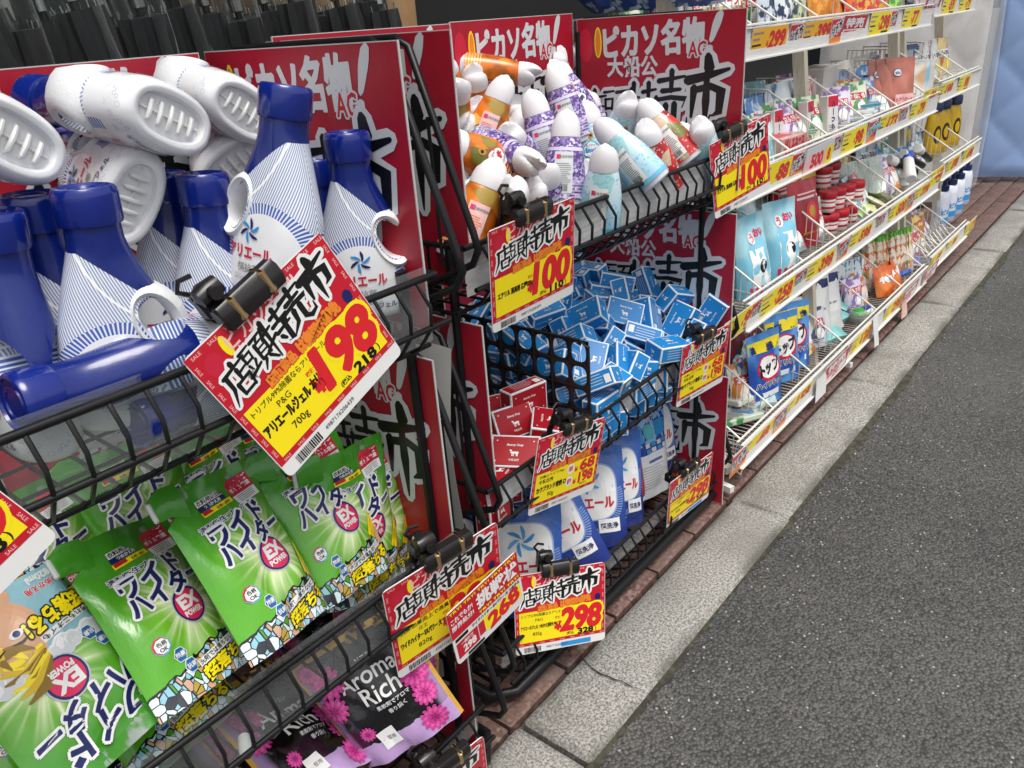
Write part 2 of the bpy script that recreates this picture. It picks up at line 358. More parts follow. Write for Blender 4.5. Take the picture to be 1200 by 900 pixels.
# dirt and moss along the joint between kerb and road
gd_ = MB(); rg = random.Random(5); xs = [-.4+i*.018 for i in range(400)]; vs = []
for x in xs:
    wv = .012+.009*math.sin(x*3.1)+.006*math.sin(x*11+1)+rg.uniform(-.006, .006); vs += [(x, .636, -.0075), (x, .629-max(.004, wv), -.0085)]
gd_.add(vs, [(2*i, 2*i+1, 2*i+3, 2*i+2) for i in range(len(xs)-1)])
gd_.build('gutter_dirt', mat('gutter_dirt', fn=lambda b: {'c': b.mix(b.noise(45, 4, b.wpos()).sm(.4, .65), (.035, .033, .024), (.075, .072, .045)), 'r': .95, 'b': b.noise(200, 3, b.wpos()), 'bs': .8, 'bd': .004}), kind='stuff')
gv = MB(); rg = random.Random(9)
for i in range(420):
    x = rg.uniform(.6, 6); y = .62-abs(rg.gauss(0, .05)) if i < 260 else rg.uniform(-.4, .6); s_ = rg.uniform(.0012, .0034)
    gv.box((x, y, -.012+s_*.6), (s_*2, s_*rg.uniform(1.2, 2), s_*1.4), i % 3, Matrix.Translation((x, y, 0)) @ RZ(rg.uniform(0, 90)) @ Matrix.Translation((-x, -y, 0)), bev=s_*.35)
gv.build('loose_grit', [mat('grit_light', (.4, .38, .34), .8), mat('grit_dark', (.07, .065, .06), .8), mat('grit_tan', (.2, .17, .13), .8)], kind='stuff')
pav = thing('pavement', 'x', 'x'); del pav['label'], pav['category']; pav['kind'] = 'structure'
t = MB(); t.box((0, 0, -.012), (.191, .094, .024), bev=.003); tmesh = t.mesh('tile', M_TILE, 40); cnt = 0
for r in range(6):
    for i in range(48):
        if cnt >= 299: break
        x = .35+i*.2+(.1 if r % 2 else 0); 
        if x > 7.8 or (r > 2 and x < 4.9): continue
        o = link('tile', tmesh, pav); o.location = (x+rnd.uniform(-.001, .001), .856+r*.1, rnd.uniform(-.0015, .001)); o.rotation_euler = (rnd.uniform(-.006, .006), rnd.uniform(-.005, .005), rnd.uniform(-.006, .006)); cnt += 1
g = MB(); g.add([(-6, 1.105, -.004), (4.8, 1.105, -.004), (4.8, 1.75, -.004), (-6, 1.75, -.004)], [(0, 1, 2, 3)]); g.add([(4.8, 1.4, -.004), (9, 1.4, -.004), (9, 1.75, -.004), (4.8, 1.75, -.004)], [(0, 1, 2, 3)])
g.add([(-6, .805, -.004), (.24, .805, -.004), (.24, 1.105, -.004), (-6, 1.105, -.004)], [(0, 1, 2, 3)])
g.build('pavement_rear', M_TILE, pav)
# shop front behind the racks: dark wall and the awning added unseen for shade
M_WALL = mat('dark_wall', (.028, .027, .027), .8, fn=wear((.03, .029, .029), .5, 6, .8))
w = MB(); w.box((1.5, 1.95, 1.4), (16, .08, 2.8)); w.build('shop_wall', M_WALL, label='dark shop wall behind the wire racks and umbrellas', cat='wall')
aw = thing('shade_awning', 'grey flat awning out of view, added to shade the shop racks', 'shade_awning', Matrix.Translation((1.5, 1.9, 2.75)))
w = MB(); w.box((0, -.35, 0), (16, .8, .05)); w.build('shade_canopy', mat('shade_awning_grey', (.25, .25, .25), .7), aw)
for x in (-6, -3, 0, 3, 6): w = MB(); w.bar((x, 0, -.6), (x, -.7, -.02), .018, n=6); w.build('bracket', mat('shade_awning_metal', (.2, .2, .2), .5), aw)

# ================================================================ BLACK WIRE RACKS
M_BLK = mat('black_wire', spec=.3, fn=lambda b: {'c': b.mix(b.noise(90, 4).sm(.55, .8)*.35, (.008, .008, .009), (.045, .042, .04)), 'r': b.noise(60, 2)*.3+.2})
M_LINER = clear('clear_liner'); M_WLINER = mat('white_liner', (.5, .5, .5), .5, fn=wear((.52, .52, .52), .4, 12, .5))
TIERS = [.977, .525, .139]
def black_rack(xl, xr, Yf, label, depth=.43):
    root = thing('wire_rack', label, 'rack', Matrix.Translation(((xl+xr)/2, Yf, 0)), 'black wire basket racks'); xc = (xl+xr)/2; hw = (xr-xl)/2
    for sx in (-1, 1):
        for y in (.05, depth-.02): u = MB(); u.bar((sx*(hw-.02), y, 0), (sx*(hw-.02), y, .98 if y < .1 else 1.26), .009, n=8); u.build('upright', M_BLK, root, 40)
    b0 = MB(); b0.path([(-hw-.02, depth, .03), (-hw-.02, .02, .03), (-hw+.02, -.012, .03), (hw-.02, -.012, .03), (hw+.02, .02, .03), (hw+.02, depth, .03)], .013, 8); b0.build('base_tube', M_BLK, root, 50)
    for ti, z in enumerate(TIERS):
        fl = z-.115 if ti < 2 else .048
        bk = MB()
        bk.path([(-hw, 0, z), (hw, 0, z)], .0052, 8); bk.path([(-hw, -.02, z-.066), (hw, -.02, z-.066)], .0045, 8)
        bk.path([(-hw, 0, z), (-hw, depth, z), (hw, depth, z), (hw, 0, z)], .005, 6)
        bk.path([(-hw, .03, fl), (-hw, depth, fl), (hw, depth, fl), (hw, .03, fl), (-hw, .03, fl)], .0045, 6)
        part = bk.build('basket_frame', M_BLK, root, 50)
        fr = MB(); nn = int(round(2*hw/.0405)); dx = 2*hw/nn
        for i in range(1, nn):
            x = -hw+dx*i+rnd.uniform(-.0012, .0012); k = rnd.uniform(-.0015, .0015)
            fr.path([(x, .001, z), (x, -.024+k, z-.035), (x, -.021, z-.066), (x, .008, fl+.012), (x, .03, fl)], .0029, 5)
        fr.build('front_grille', M_BLK, part, 60)
        ff = MB()
        for i in range(1, nn): ff.bar((-hw+dx*i, .03, fl), (-hw+dx*i, depth, fl), .0026)
        for j in range(1, 5): y = .03+j*(depth-.03)/5; ff.bar((-hw, y, fl-.004), (hw, y, fl-.004), .0026)
        ff.build('floor_grille', M_BLK, part)
        for sx in (-1, 1):
            sw = MB()
            for j in range(1, 8): y = .03+j*(depth-.03)/8; sw.bar((sx*hw, y, fl), (sx*hw, y, z), .0026)
            sw.bar((sx*hw, .0, z-.06), (sx*hw, depth, z-.06), .0026)
            sw.build('side_grille', M_BLK, part)
        top = z+.31
        for sx in (-1, 1):
            sf = MB(); x = sx*(hw+.012)
            sf.path([(x, depth, z-.08), (x, depth, top-.02), (x, depth-.02, top), (x, .085, top), (x, .06, top-.012), (x, -.037, z+.03), (x, -.043, z+.006), (x, -.03, z-.018), (x, .06, z-.06), (x, .16, fl)], .0062, 8)
            sf.bar((x, .036, top-.11), (x, .036, z-.03), .003, n=6); sf.bar((x, .24, top), (x, .24, fl), .003, n=6)
            sf.build('side_frame', M_BLK, part, 50)
    return root
R1 = (-.19, .77, .795); R2 = (.89, 1.835, .85)
rackA = black_rack(*R1, 'black wire basket rack holding blue capped detergent bottles on top')
rackB = black_rack(*R2, 'black wire basket rack holding air fresheners above boxed soap')
def sheet(name, pts, nx, ny, mats, wob=.002, seed=0, **k):
    # bilinear sheet through four corners (bl, br, tr, tl), slightly wavy, 1 mm thick
    r = random.Random(seed); a, b, c, d = [V(p) for p in pts]; nrm = (b-a).cross(d-a).normalized(); ph = [r.uniform(0, 6) for _ in range(4)]; m = MB()
    for sgn in (1, -1):
        vs = []; fs = []
        for j in range(ny+1):
            for i in range(nx+1):
                s, t = i/nx, j/ny; p = (a*(1-s)+b*s)*(1-t)+(d*(1-s)+c*s)*t
                vs.append(p+nrm*(wob*(math.sin(s*7+ph[0]+t*3)+math.sin(t*5+ph[1]-s*4)+.5*math.sin(s*17+ph[2]))+.0005*sgn))
        for j in range(ny):
            for i in range(nx): q = j*(nx+1)+i; fs.append((q, q+1, q+nx+2, q+nx+1) if sgn > 0 else (q, q+nx+1, q+nx+2, q+1))
        m.add(vs, fs)
    return m.build(name, mats, smooth=60, **k)
def liner(R, ti, m, lab, seed, lo=.1, up=.012):
    z = TIERS[ti]; xl, xr, Yf = R
    sheet('basket_liner', [(xl+.01, Yf+.012, z-lo), (xr-.01, Yf+.012, z-lo), (xr-.01, Yf+.0095, z+up), (xl+.01, Yf+.0095, z+up)], 30, 3, m, .0012, seed, label=lab, cat='liner', group='plastic liners behind the basket fronts')
liner(R1, 0, M_LINER, 'clear plastic liner inside front of the detergent bottle basket', 1)
liner(R1, 1, M_LINER, 'clear plastic liner inside front of the green pouch basket', 2)
liner(R2, 0, M_WLINER, 'whitish liner inside front of the air freshener basket', 3, .085, -.004)
liner(R2, 1, M_WLINER, 'whitish liner inside front of the soap box basket', 4, .06, -.006)
liner(R2, 2, M_LINER, 'clear plastic liner inside front of the blue pouch basket', 5, .06, -.006)
liner(R1, 2, M_LINER, 'clear plastic liner inside front of the black pouch basket', 6, .06, -.006)

# ================================================================ RED POSTERS in the baskets
M_POSTER = mat('poster_board', (.55, .55, .53), .6)
PRED = mat('poster_red', fn=lambda b: {'c': b.mix(b.noise(5, 4).sm(.4, .8)*.25, hx('a8182e'), hx('74101f')), 'r': b.noise(14, 3)*.25+.22, 'b': b.noise(7, 2), 'bs': .25, 'bd': .006})
PW, PH = .45, .395
def poster_print():
    p = PR(); w, h = PW/2, PH
    p.rect(-w, -h, w, 0, PRED, 0, (1, 1))
    p.text('ピカソ名物', -.01, -.052, .072, PALE, 2, .045, w=.27, rot=2); p.text('!', .15, -.045, .085, PALE, 2, .03, shear=.35); p.text('AG', .11, -.078, .032, RED, 2.6, .02, w=.045, out=PALE, ob=.09)
    p.text('大船公', -.065, -.112, .046, PALE, 2, .035, w=.14)
    x = -.222
    for ch, sz, oy in zip('店頭特売市', (.076, .078, .09, .098, .112), (-.28, -.275, -.285, -.27, -.258)):
        p.kanji(ch, x, oy, sz*1.06, BLACK, PALE, 4, .1, .06, 0, 1.38); x += sz*.86
    p.text('店頭商品につき', -.02, -.315, .03, ORG, 3, .035, w=.2, rot=3, out=RED, ob=.02); p.text('売切れ御免!!', .0, -.355, .036, ORG, 3, .05, w=.19, rot=3)
    p.disc(-.2, -.06, .02, CRIM, 1, 18, .04); p.disc(-.163, -.055, .011, YEL, 1, 14, .036); p.disc(-.163, -.055, .0075, ORG, 2, 12, .031)
    return p
pp = poster_print(); pmesh = pp.mesh('poster_print', flat)
pb = MB(); pb.box((0, .0016, -PH/2), (PW+.003, .003, PH+.003)); pbm = pb.mesh('poster_board', M_POSTER)
def poster(x, y, ztop, rz, lab, tilt=0):
    o = thing('poster', lab, 'poster', Matrix.Translation((x, y, ztop)) @ RZ(rz) @ RX(tilt), 'red market posters around the baskets')
    link('board', pbm, o); link('printed_face', pmesh, o)
for i, (x, y, zt, rz, lab) in enumerate([
    (.762, 1.035, 1.285, -90, 'red poster on right end of the detergent bottle basket'),
    (.92, 1.09, 1.292, -90, 'red poster on left end of the air freshener basket'),
    (1.812, 1.035, 1.288, -90, 'red poster with large black brush characters on right end of air freshener basket'),
    (1.13, 1.272, 1.30, 0, 'red poster at back of the air freshener basket by its left end'),
    (1.585, 1.274, 1.303, 0, 'red poster at back of the air freshener basket behind the purple bottles'),
    (.5, 1.218, 1.285, 0, 'red poster at back of the basket above lying white bottles'),
    (.04, 1.219, 1.285, 0, 'red poster at back of detergent basket, farthest from the air fresheners'),
    (.752, 1.03, .845, -90, 'red poster on right end of the green pouch basket'),
    (.91, 1.07, .84, -90, 'red poster with curled edge on left end of the soap basket'),
    (1.812, 1.035, .835, -90, 'red poster in shade on right end of the soap box basket'),
    (1.48, 1.274, .84, 0, 'red poster at shaded back of the soap box basket'),
    (.5, 1.218, .84, 0, 'red poster at shaded back of the green pouch basket'),
    (1.812, 1.035, .40, -90, 'red poster on right end of the blue pouch basket'),
    (.752, 1.03, .40, -90, 'red poster on right end of the black pouch basket')]):
    poster(x, y, zt, rz, lab)
# the white sheet curling out between the two racks
sheet('paper_sheet', [(.826, .86, .47), (.83, 1.2, .47), (.83, 1.2, .83), (.826, .84, .83)], 12, 8, mat('paper_white', (.62, .61, .59), .5), .006, 9, label='white plastic sheet standing between the two black racks', cat='sheet')
# ================================================================ PRICE CARDS with clips
CW, CH = .21, .19
M_CARD = mat('card_white', (.75, .75, .73), .4); M_CLIP = mat('clip_black', (.012, .011, .011), .22, fn=wear((.014, .012, .012), .3, 60, .25)); M_BAND = mat('clip_band', hx('b89a70'), .3, .7)
def header(p, w=CW/2, banner=False):
    p.rect(-w+.001, -CH+.019, w-.001, -.001, RED, 0)
    for i in range(9): p.text('SALE', -w+.014+i*.0235, -.0055, .0042, PPINK, 1, 0)
    for i in range(8):
        p.text('SALE', -w+.0055, -.02-i*.019, .0036, PPINK, 1, 0, rot=-90); p.text('SALE', w-.0055, -.02-i*.019, .0036, PPINK, 1, 0, rot=-90)
    for i in range(9): p.text('SALE', -w+.014+i*.0235, -.1675, .0036, PPINK, 1, 0)
    p.text('ピカソ名物!', -.006, -.0185, .021, PPINK, 1.5, .02, w=.105); p.text('大船公', -.036, -.035, .012, PPINK, 1.5, .02, w=.04)
    x = -.093
    for ch, sz, oy in zip('店頭特売市', (.036, .036, .041, .042, .046), (-.079, -.074, -.0745, -.069, -.063)):
        p.kanji(ch, x, oy, sz*1.12, BLACK, WHITE, 3.2, .095, .1, 4); x += sz*.86
    p.text('店頭商品', -.03, -.084, .014, ORG, 2.5, .06, w=.045, rot=4, out=RED); p.text('は売切れ御免', .035, -.08, .017, ORG, 2.5, .07, w=.07, rot=4, out=RED)
    p.disc(-.082, -.027, .012, CRIM, 1, 14, .014); p.disc(-.06, -.02, .0055, YEL, 1, 12, .0135)
    p.disc(.087, -.08, .007, NAVY, 1.2, 10, .009)
    p.rect(-w+.0095, -.163, w-.0095, -.09, YEL, 1.5)
    xx = -w+.02
    for i in range(16):
        ww = rnd.choice((.0008, .0014, .002)); p.rect(xx, -.187, xx+ww, -.175, BLACK, 1); xx += ww+.0011
    p.text('4987176206439', -.01, -.1805, .0055, BLACK, 1, 0)
def price(p, s, tax, big=.052, x=.048, y=-.122, w=None):
    p.text(s, x, y, big, DIG, 3, .055, w=w or .03*len(s), shear=.12, res=4, out=YEL, ob=.08)
    p.text('¥', x-.03*len(s)/2-.01, y-.012, .02, DIG, 3, .05); p.text('税抜', x-.03*len(s)/2-.01, y+.009, .006, DIG, 3, .02)
    p.text('(税込', .03, -.1565, .008, BLACK, 3, .03, al='r'); p.text(tax, .058, -.156, .0125, BLACK, 3, .06, w=.035, res=3); p.text(')', .082, -.1565, .011, BLACK, 3, .02)
def c_198(p): price(p, '198', '218'); p.text('トリプル99%除菌ならアリエール', -.09, -.099, .0085, BLACK, 3, .01, w=.12, al='l'); p.text('P&G', -.05, -.112, .008, BLACK, 3, 0); p.text('アリエールジェル 本体', -.092, -.127, .015, BLACK, 3, .05, w=.093, al='l'); p.text('700g', -.05, -.147, .012, BLACK, 3, .01)
def c_100(p): price(p, '100', '110', .056, .045); p.text('エアリル 消臭剤 各種320g', -.09, -.125, .013, BLACK, 3, .05, w=.085, al='l')
def c_68(p):
    p.text('衣類よりどり90g!', -.085, -.1, .008, BLACK, 3, .01, w=.075, al='l'); p.text('牛乳石鹸', -.085, -.112, .01, BLACK, 3, .02, al='l'); p.text('カウブランド青箱 ロ', -.09, -.131, .014, BLACK, 3, .05, w=.09, al='l'); p.text('90g', -.045, -.151, .013, BLACK, 3, .01)
    for y, s, k in ((-.106, '68', '単'), (-.138, '198', '箱')):
        p.disc(.012, y, .0115, WHITE, 2.4, 16, .013); p.text(k, .012, y, .014, DIG, 3, .03); p.text('¥', .03, y-.006, .012, DIG, 3, .04); p.text(s, .066, y, .026, DIG, 3, .05, w=.045, res=3); p.text('(税込'+{'68': '74', '198': '217'}[s]+')', .06, y-.0185, .006, BLACK, 3, .02)
def c_wide(p): price(p, '298', '328'); p.text('抗菌効果向上で消臭効果', -.09, -.099, .0095, BLACK, 3, .02, w=.11, al='l'); p.text('花王', -.05, -.112, .008, BLACK, 3, 0); p.text('ワイドハイター EXパワー 大 つめかえ', -.092, -.127, .013, BLACK, 3, .05, w=.1, al='l'); p.text('820g', -.05, -.147, .012, BLACK, 3, .01)
def c_298(p): price(p, '298', '328'); p.text('トリプル99%除菌ならアリエール', -.09, -.099, .008, BLACK, 3, .01, w=.105, al='l'); p.text('P&G', -.05, -.111, .007, BLACK, 3, 0); p.text('アリエールジェル つめかえ用特大サイズ', -.092, -.127, .01, BLACK, 3, .04, w=.09, al='l'); p.text('825g', -.055, -.145, .01, BLACK, 3, .01); p.rect(0, -.187, .07, -.176, SKYB, 1)
def rounded(w, h, r, n=4):
    P = []
    for cx, cy, a0 in ((w-r, -r, 0), (-w+r, -r, 90), (-w+r, -h+r, 180), (w-r, -h+r, 270)):
        for i in range(n+1): a = math.radians(a0+90*i/n); P.append((cx+r*math.cos(a), cy+r*math.sin(a)))
    return P
def board(w, h, r=.008, th=.0016):
    m = MB(); P = rounded(w/2, h, r); m.loft([[(x, th, z) for x, z in P], [(x, 0, z) for x, z in P]], 0, None); return m.mesh('card_board', M_CARD)
CARDB = board(CW, CH); PMESH = {}
def card(T, q, body, lab, w=CW, clip=(0.0, 0), key=None, clab=''):
    M = TQ(T, q) @ Matrix.Scale(w/CW, 4)
    o = thing('price_card', lab, 'price card', M, 'yellow price cards clipped to the black baskets')
    link('board', CARDB, o); key = key or body.__name__
    if key not in PMESH: p = PR(); header(p); body(p); PMESH[key] = p.mesh('card_print', flat, .0002)
    link('printed_face', PMESH[key], o)
    return M
def make_clip():
    r = thing('card_clip', 'x', 'clip', None, 'black plastic clips holding the price cards')
    b = MB(); prof = [(-.009, -.016), (-.012, -.006), (-.011, .008), (-.006, .014), (.006, .014), (.011, .008), (.012, -.006), (.009, -.016)]
    b.loft([[(x, y*s, z*s) for y, z in prof] for x, s in ((-.043, .8), (-.04, 1), (.04, 1), (.043, .8))]); b.build('jaw', M_CLIP, r, 40)
    for sx in (-1, 1):
        c = MB(); c.box((sx*.022, 0, -.001), (.009, .0265, .0305), bev=.003); c.build('band', M_BAND, r, 40)
    c = MB(); c.lathe([(.003, -.016), (.011, -.014), (.013, 0), (.011, .014), (.003, .016)], 14, 0, Matrix.Translation((-.028, .012, .026)) @ RY(90)); c.lathe([(.004, -.02), (.0075, -.02), (.0075, .02), (.004, .02)], 10, 0, Matrix.Translation((-.028, .012, .026)) @ RX(90)); c.build('pivot', M_CLIP, r, 40)
    c = MB(); c.box((-.03, .02, .012), (.03, .022, .03), bev=.005); c.box((-.03, .036, .002), (.024, .014, .04), M=RX(12), bev=.004); c.path([(-.03, .035, .01), (-.03, .046, -.02), (-.03, .05, -.05)], .007, 8); c.box((-.03, .05, -.052), (.024, .024, .03), bev=.004); c.path([(-.04, .03, .03), (-.048, .03, .04), (-.04, .03, .048), (-.026, .03, .044)], .003, 6); c.build('rim_clamp', M_CLIP, r, 40)
    return r
clip0 = make_clip(); clip_used = []
def clip(M, cx, lab, flip=False, tilt=0):
    W = M @ Matrix.Translation((cx, .002, .004)) @ RX(tilt)
    if flip: W = W @ Matrix.Diagonal((-1, 1, 1, 1))
    if not clip_used: clip0.matrix_world = W; clip0['label'] = lab; clip_used.append(1)
    else: dup(clip0, W, lab)
CARDS = [
 ('A', (0.4619, 0.7658, 1.0438), (0.9745, -0.0514, -0.2173, -0.0211), 0.2182, c_198, 'tilted yellow 198 price card on the detergent bottle basket', -.005, 'black clip holding the tilted 198 price card'),
 ('B', (1.0075, 0.7985, 1.0128), (0.9951, 0.0655, -0.0455, -0.0581), 0.2019, c_100, 'yellow 100 price card below the orange air fresheners', .0, 'black clip holding 100 price card by the orange fresheners'),
 ('C', (1.806, 0.8118, 1.0343), (0.9844, 0.005, -0.1115, -0.1359), 0.2018, c_100, 'yellow 100 price card below the red poster corner, beside white rack', -.02, 'black clip on 100 price card beside the white rack'),
 ('D', (1.0962, 0.7989, 0.5792), (0.993, 0.06, 0.0645, -0.0783), 0.1884, c_68, 'yellow 68 and 198 price card under the red soap boxes', .01, 'black clip holding price card under the red soap boxes'),
 ('E', (0.6734, 0.7483, 0.5632), (0.9931, 0.0556, -0.0449, -0.0929), 0.219, c_wide, 'yellow price card half covered by a red challenge card', .01, 'black clip holding two overlapping cards by the green pouches'),
 ('G', (1.0492, 0.8134, 0.2663), (0.9514, -0.0706, 0.0709, -0.2914), 0.1997, c_298, 'yellow 298 price card hanging in front of the red paving', .0, 'black clip holding the 298 price card above the kerb'),
 ('H', (1.6598, 0.8003, 0.577), (0.9942, 0.0589, -0.0231, -0.0864), 0.1876, c_68, 'yellow 68 and 198 price card under the blue soap boxes', -.01, 'black clip holding price card under the blue soap heap'),
 ('I', (1.6021, 0.8006, 0.2362), (0.9925, 0.0639, -0.0593, -0.0852), 0.1764, c_298, 'yellow 298 price card beside the standing pouch with white back', -.01, 'black clip beside the standing pouch with white back'),
 ('J', (.012, .7658, 1.02), (0.9745, -0.0514, -0.2173, -0.0211), 0.2182, c_198, 'corner of a price card hanging over the upside down green pouch', .0, 'black clip on the card over the upside down green pouch'),
 ('K', (.59, .7483, .165), (0.9931, 0.0556, -0.0449, -0.0929), 0.219, c_wide, 'red topped price card below the black pouch basket', .03, 'black clip below the black pouch basket'),
]
for kk, T, q, ww, body, lab, cx, cl in CARDS:
    M = card(T, q, body, lab, ww)
    clip(M, cx, cl)
# the red challenge card laid over its neighbour
p = PR(); w, h = .17, .119
p.rect(-w/2, -.06, w/2, -.001, RED, 0); p.text('TRY! TRY! TRY! TRY! TRY!', 0, -.007, .006, YEL, 1, .03, w=.16); p.text('挑戦状', .03, -.03, .03, WHITE, 1, .04, w=.1); p.text('これでもか!', -.055, -.024, .011, WHITE, 1, .03, w=.05); p.text('限界処分!', -.055, -.039, .011, WHITE, 1, .03, w=.05); p.text('TRY! TRY! TRY!', .03, -.054, .006, YEL, 1, .03, w=.1)
p.text('ワイドハイター EXパワー 大 つめかえ', .02, -.066, .007, BLACK, 1, .05, w=.12); p.rect(-.08, -.07, -.05, -.063, BLACK, 1)
p.rect(-.08, -.108, -.03, -.074, RED, 1); p.text('一般価格', -.055, -.081, .007, WHITE, 2, .03); p.text('298', -.052, -.095, .014, WHITE, 2, .05); p.rect(-.022, -.103, .08, -.072, YEL, 1); p.text('268', .035, -.088, .03, DIG, 2, .06, w=.075, rot=6, res=3); p.rect(-.06, -.117, -.02, -.111, BLACK, 1); p.rect(-.028, -.102, -.014, -.074, CRIM, 2)
o = thing('price_card', 'red and white challenge card overlapping the yellow card beside it', 'price card', TQ((0.7311, 0.726, 0.4839), (0.9972, 0.0138, -0.0697, -0.0219)) @ Matrix.Scale(.983, 4))
link('board', board(w, h), o); link('printed_face', p.mesh('card_print', flat, .0002), o)
# ================================================================ DETERGENT BOTTLES
def m_bottle(b):
    x, y, z = b.co()
    up = z.gt(.172).mx((z-.172+(x+.022)*.95).gt(0)*z.gt(.085)).mx(x.gt(.047)*z.gt(.075))
    s = ((b.at2(x+.004, (y*-1).abs()+.012)*.036+z*.3)*430).fract(); st = s.sm(.45, .6)
    cx, cz = x+.008, z-.052; r = (cx*cx+cz*cz).sqrt(); an = b.at2(cz, cx)
    tick = (an*13).fract().sm(.35, .5); ring = r.gt(.044)*r.lt(.055)*cz.gt(-.01)
    pal = b.mix(st, hx('e6e8ec'), hx('8494bc')); up2 = z.gt(.06)*r.gt(.055)
    c = b.mix(up2, hx('e8e9eb'), pal); c = b.mix(ring, c, b.mix(tick, hx('dfe4ee'), hx('4a62ac')))
    bub = b.vor(110, b.vec()); c = b.mix((bub-.3).abs().lt(.05)*z.lt(.03)*z.gt(.008)*.35, c, hx('8aa0cc'))
    c = b.mix(up, c, b.mix(b.noise(30, 3).sm(.4, .8)*.4, hx('0c2272'), hx('091850')))
    arc = ((x-.075)*(x-.075)+(z-.19)*(z-.19)).sqrt(); c = b.mix((arc-.1).abs().lt(.0011)*(1-up), c, hx('f6f6f6'))
    return {'c': c, 'r': .12+b.noise(14, 3)*.16, 'b': b.noise(9, 2), 'bs': .08, 'bd': .004}
M_BOT = mat('bottle_plastic', fn=m_bottle, coat=.3)
M_CAPB = mat('cap_blue', fn=lambda b: {'c': b.mix(b.noise(40, 3).sm(.5, .9)*.3, hx('0c237a'), hx('091850')), 'r': b.noise(50, 2)*.12+.14}, coat=.4)
M_WPL = mat('white_plastic', fn=lambda b: {'c': b.mix(b.noise(30, 4).sm(.55, .85)*.25, hx('e6e6e4'), hx('c2c2c0')), 'r': .32}); M_GRIP = mat('white_grip', hx('e2e3e4'), .35, fn=lambda b: {'c': hx('e2e3e4'), 'r': .35, 'b': b.vor(420, b.vec()), 'bs': .3, 'bd': .0008})
BSEC = [(0, 0, .047, .027), (.004, 0, .052, .031), (.012, 0, .0555, .0335), (.035, 0, .0565, .0345), (.06, 0, .0565, .0345), (.08, 0, .0555, .034), (.1, 0, .0515, .0325), (.12, 0, .0455, .0305), (.14, -.001, .038, .0285), (.155, -.002, .032, .0265), (.168, -.002, .0272, .025), (.18, -.002, .0246, .0245), (.196, -.002, .0242, .0242)]
def bsec(z):
    for a, c in zip(BSEC, BSEC[1:]):
        if z <= c[0]: t = (z-a[0])/(c[0]-a[0]); return [a[i]*(1-t)+c[i]*t for i in (1, 2, 3)]
    return BSEC[-1][1:]
def oval(cx, a, b, z, n=44, e=2.35):
    P = []
    for k in range(n):
        t = 2*pi*k/n; c, s = math.cos(t), math.sin(t)
        P.append((cx+a*math.copysign(abs(c)**(2/e), c), b*math.copysign(abs(s)**(2/e), s), z))
    return P
def bsurf(x, z, l):
    cx, a, b = bsec(z); q = max(0, 1-abs((x-cx)/a)**2.35)**(1/2.35); return (x, -b*q-l-.0004, z)
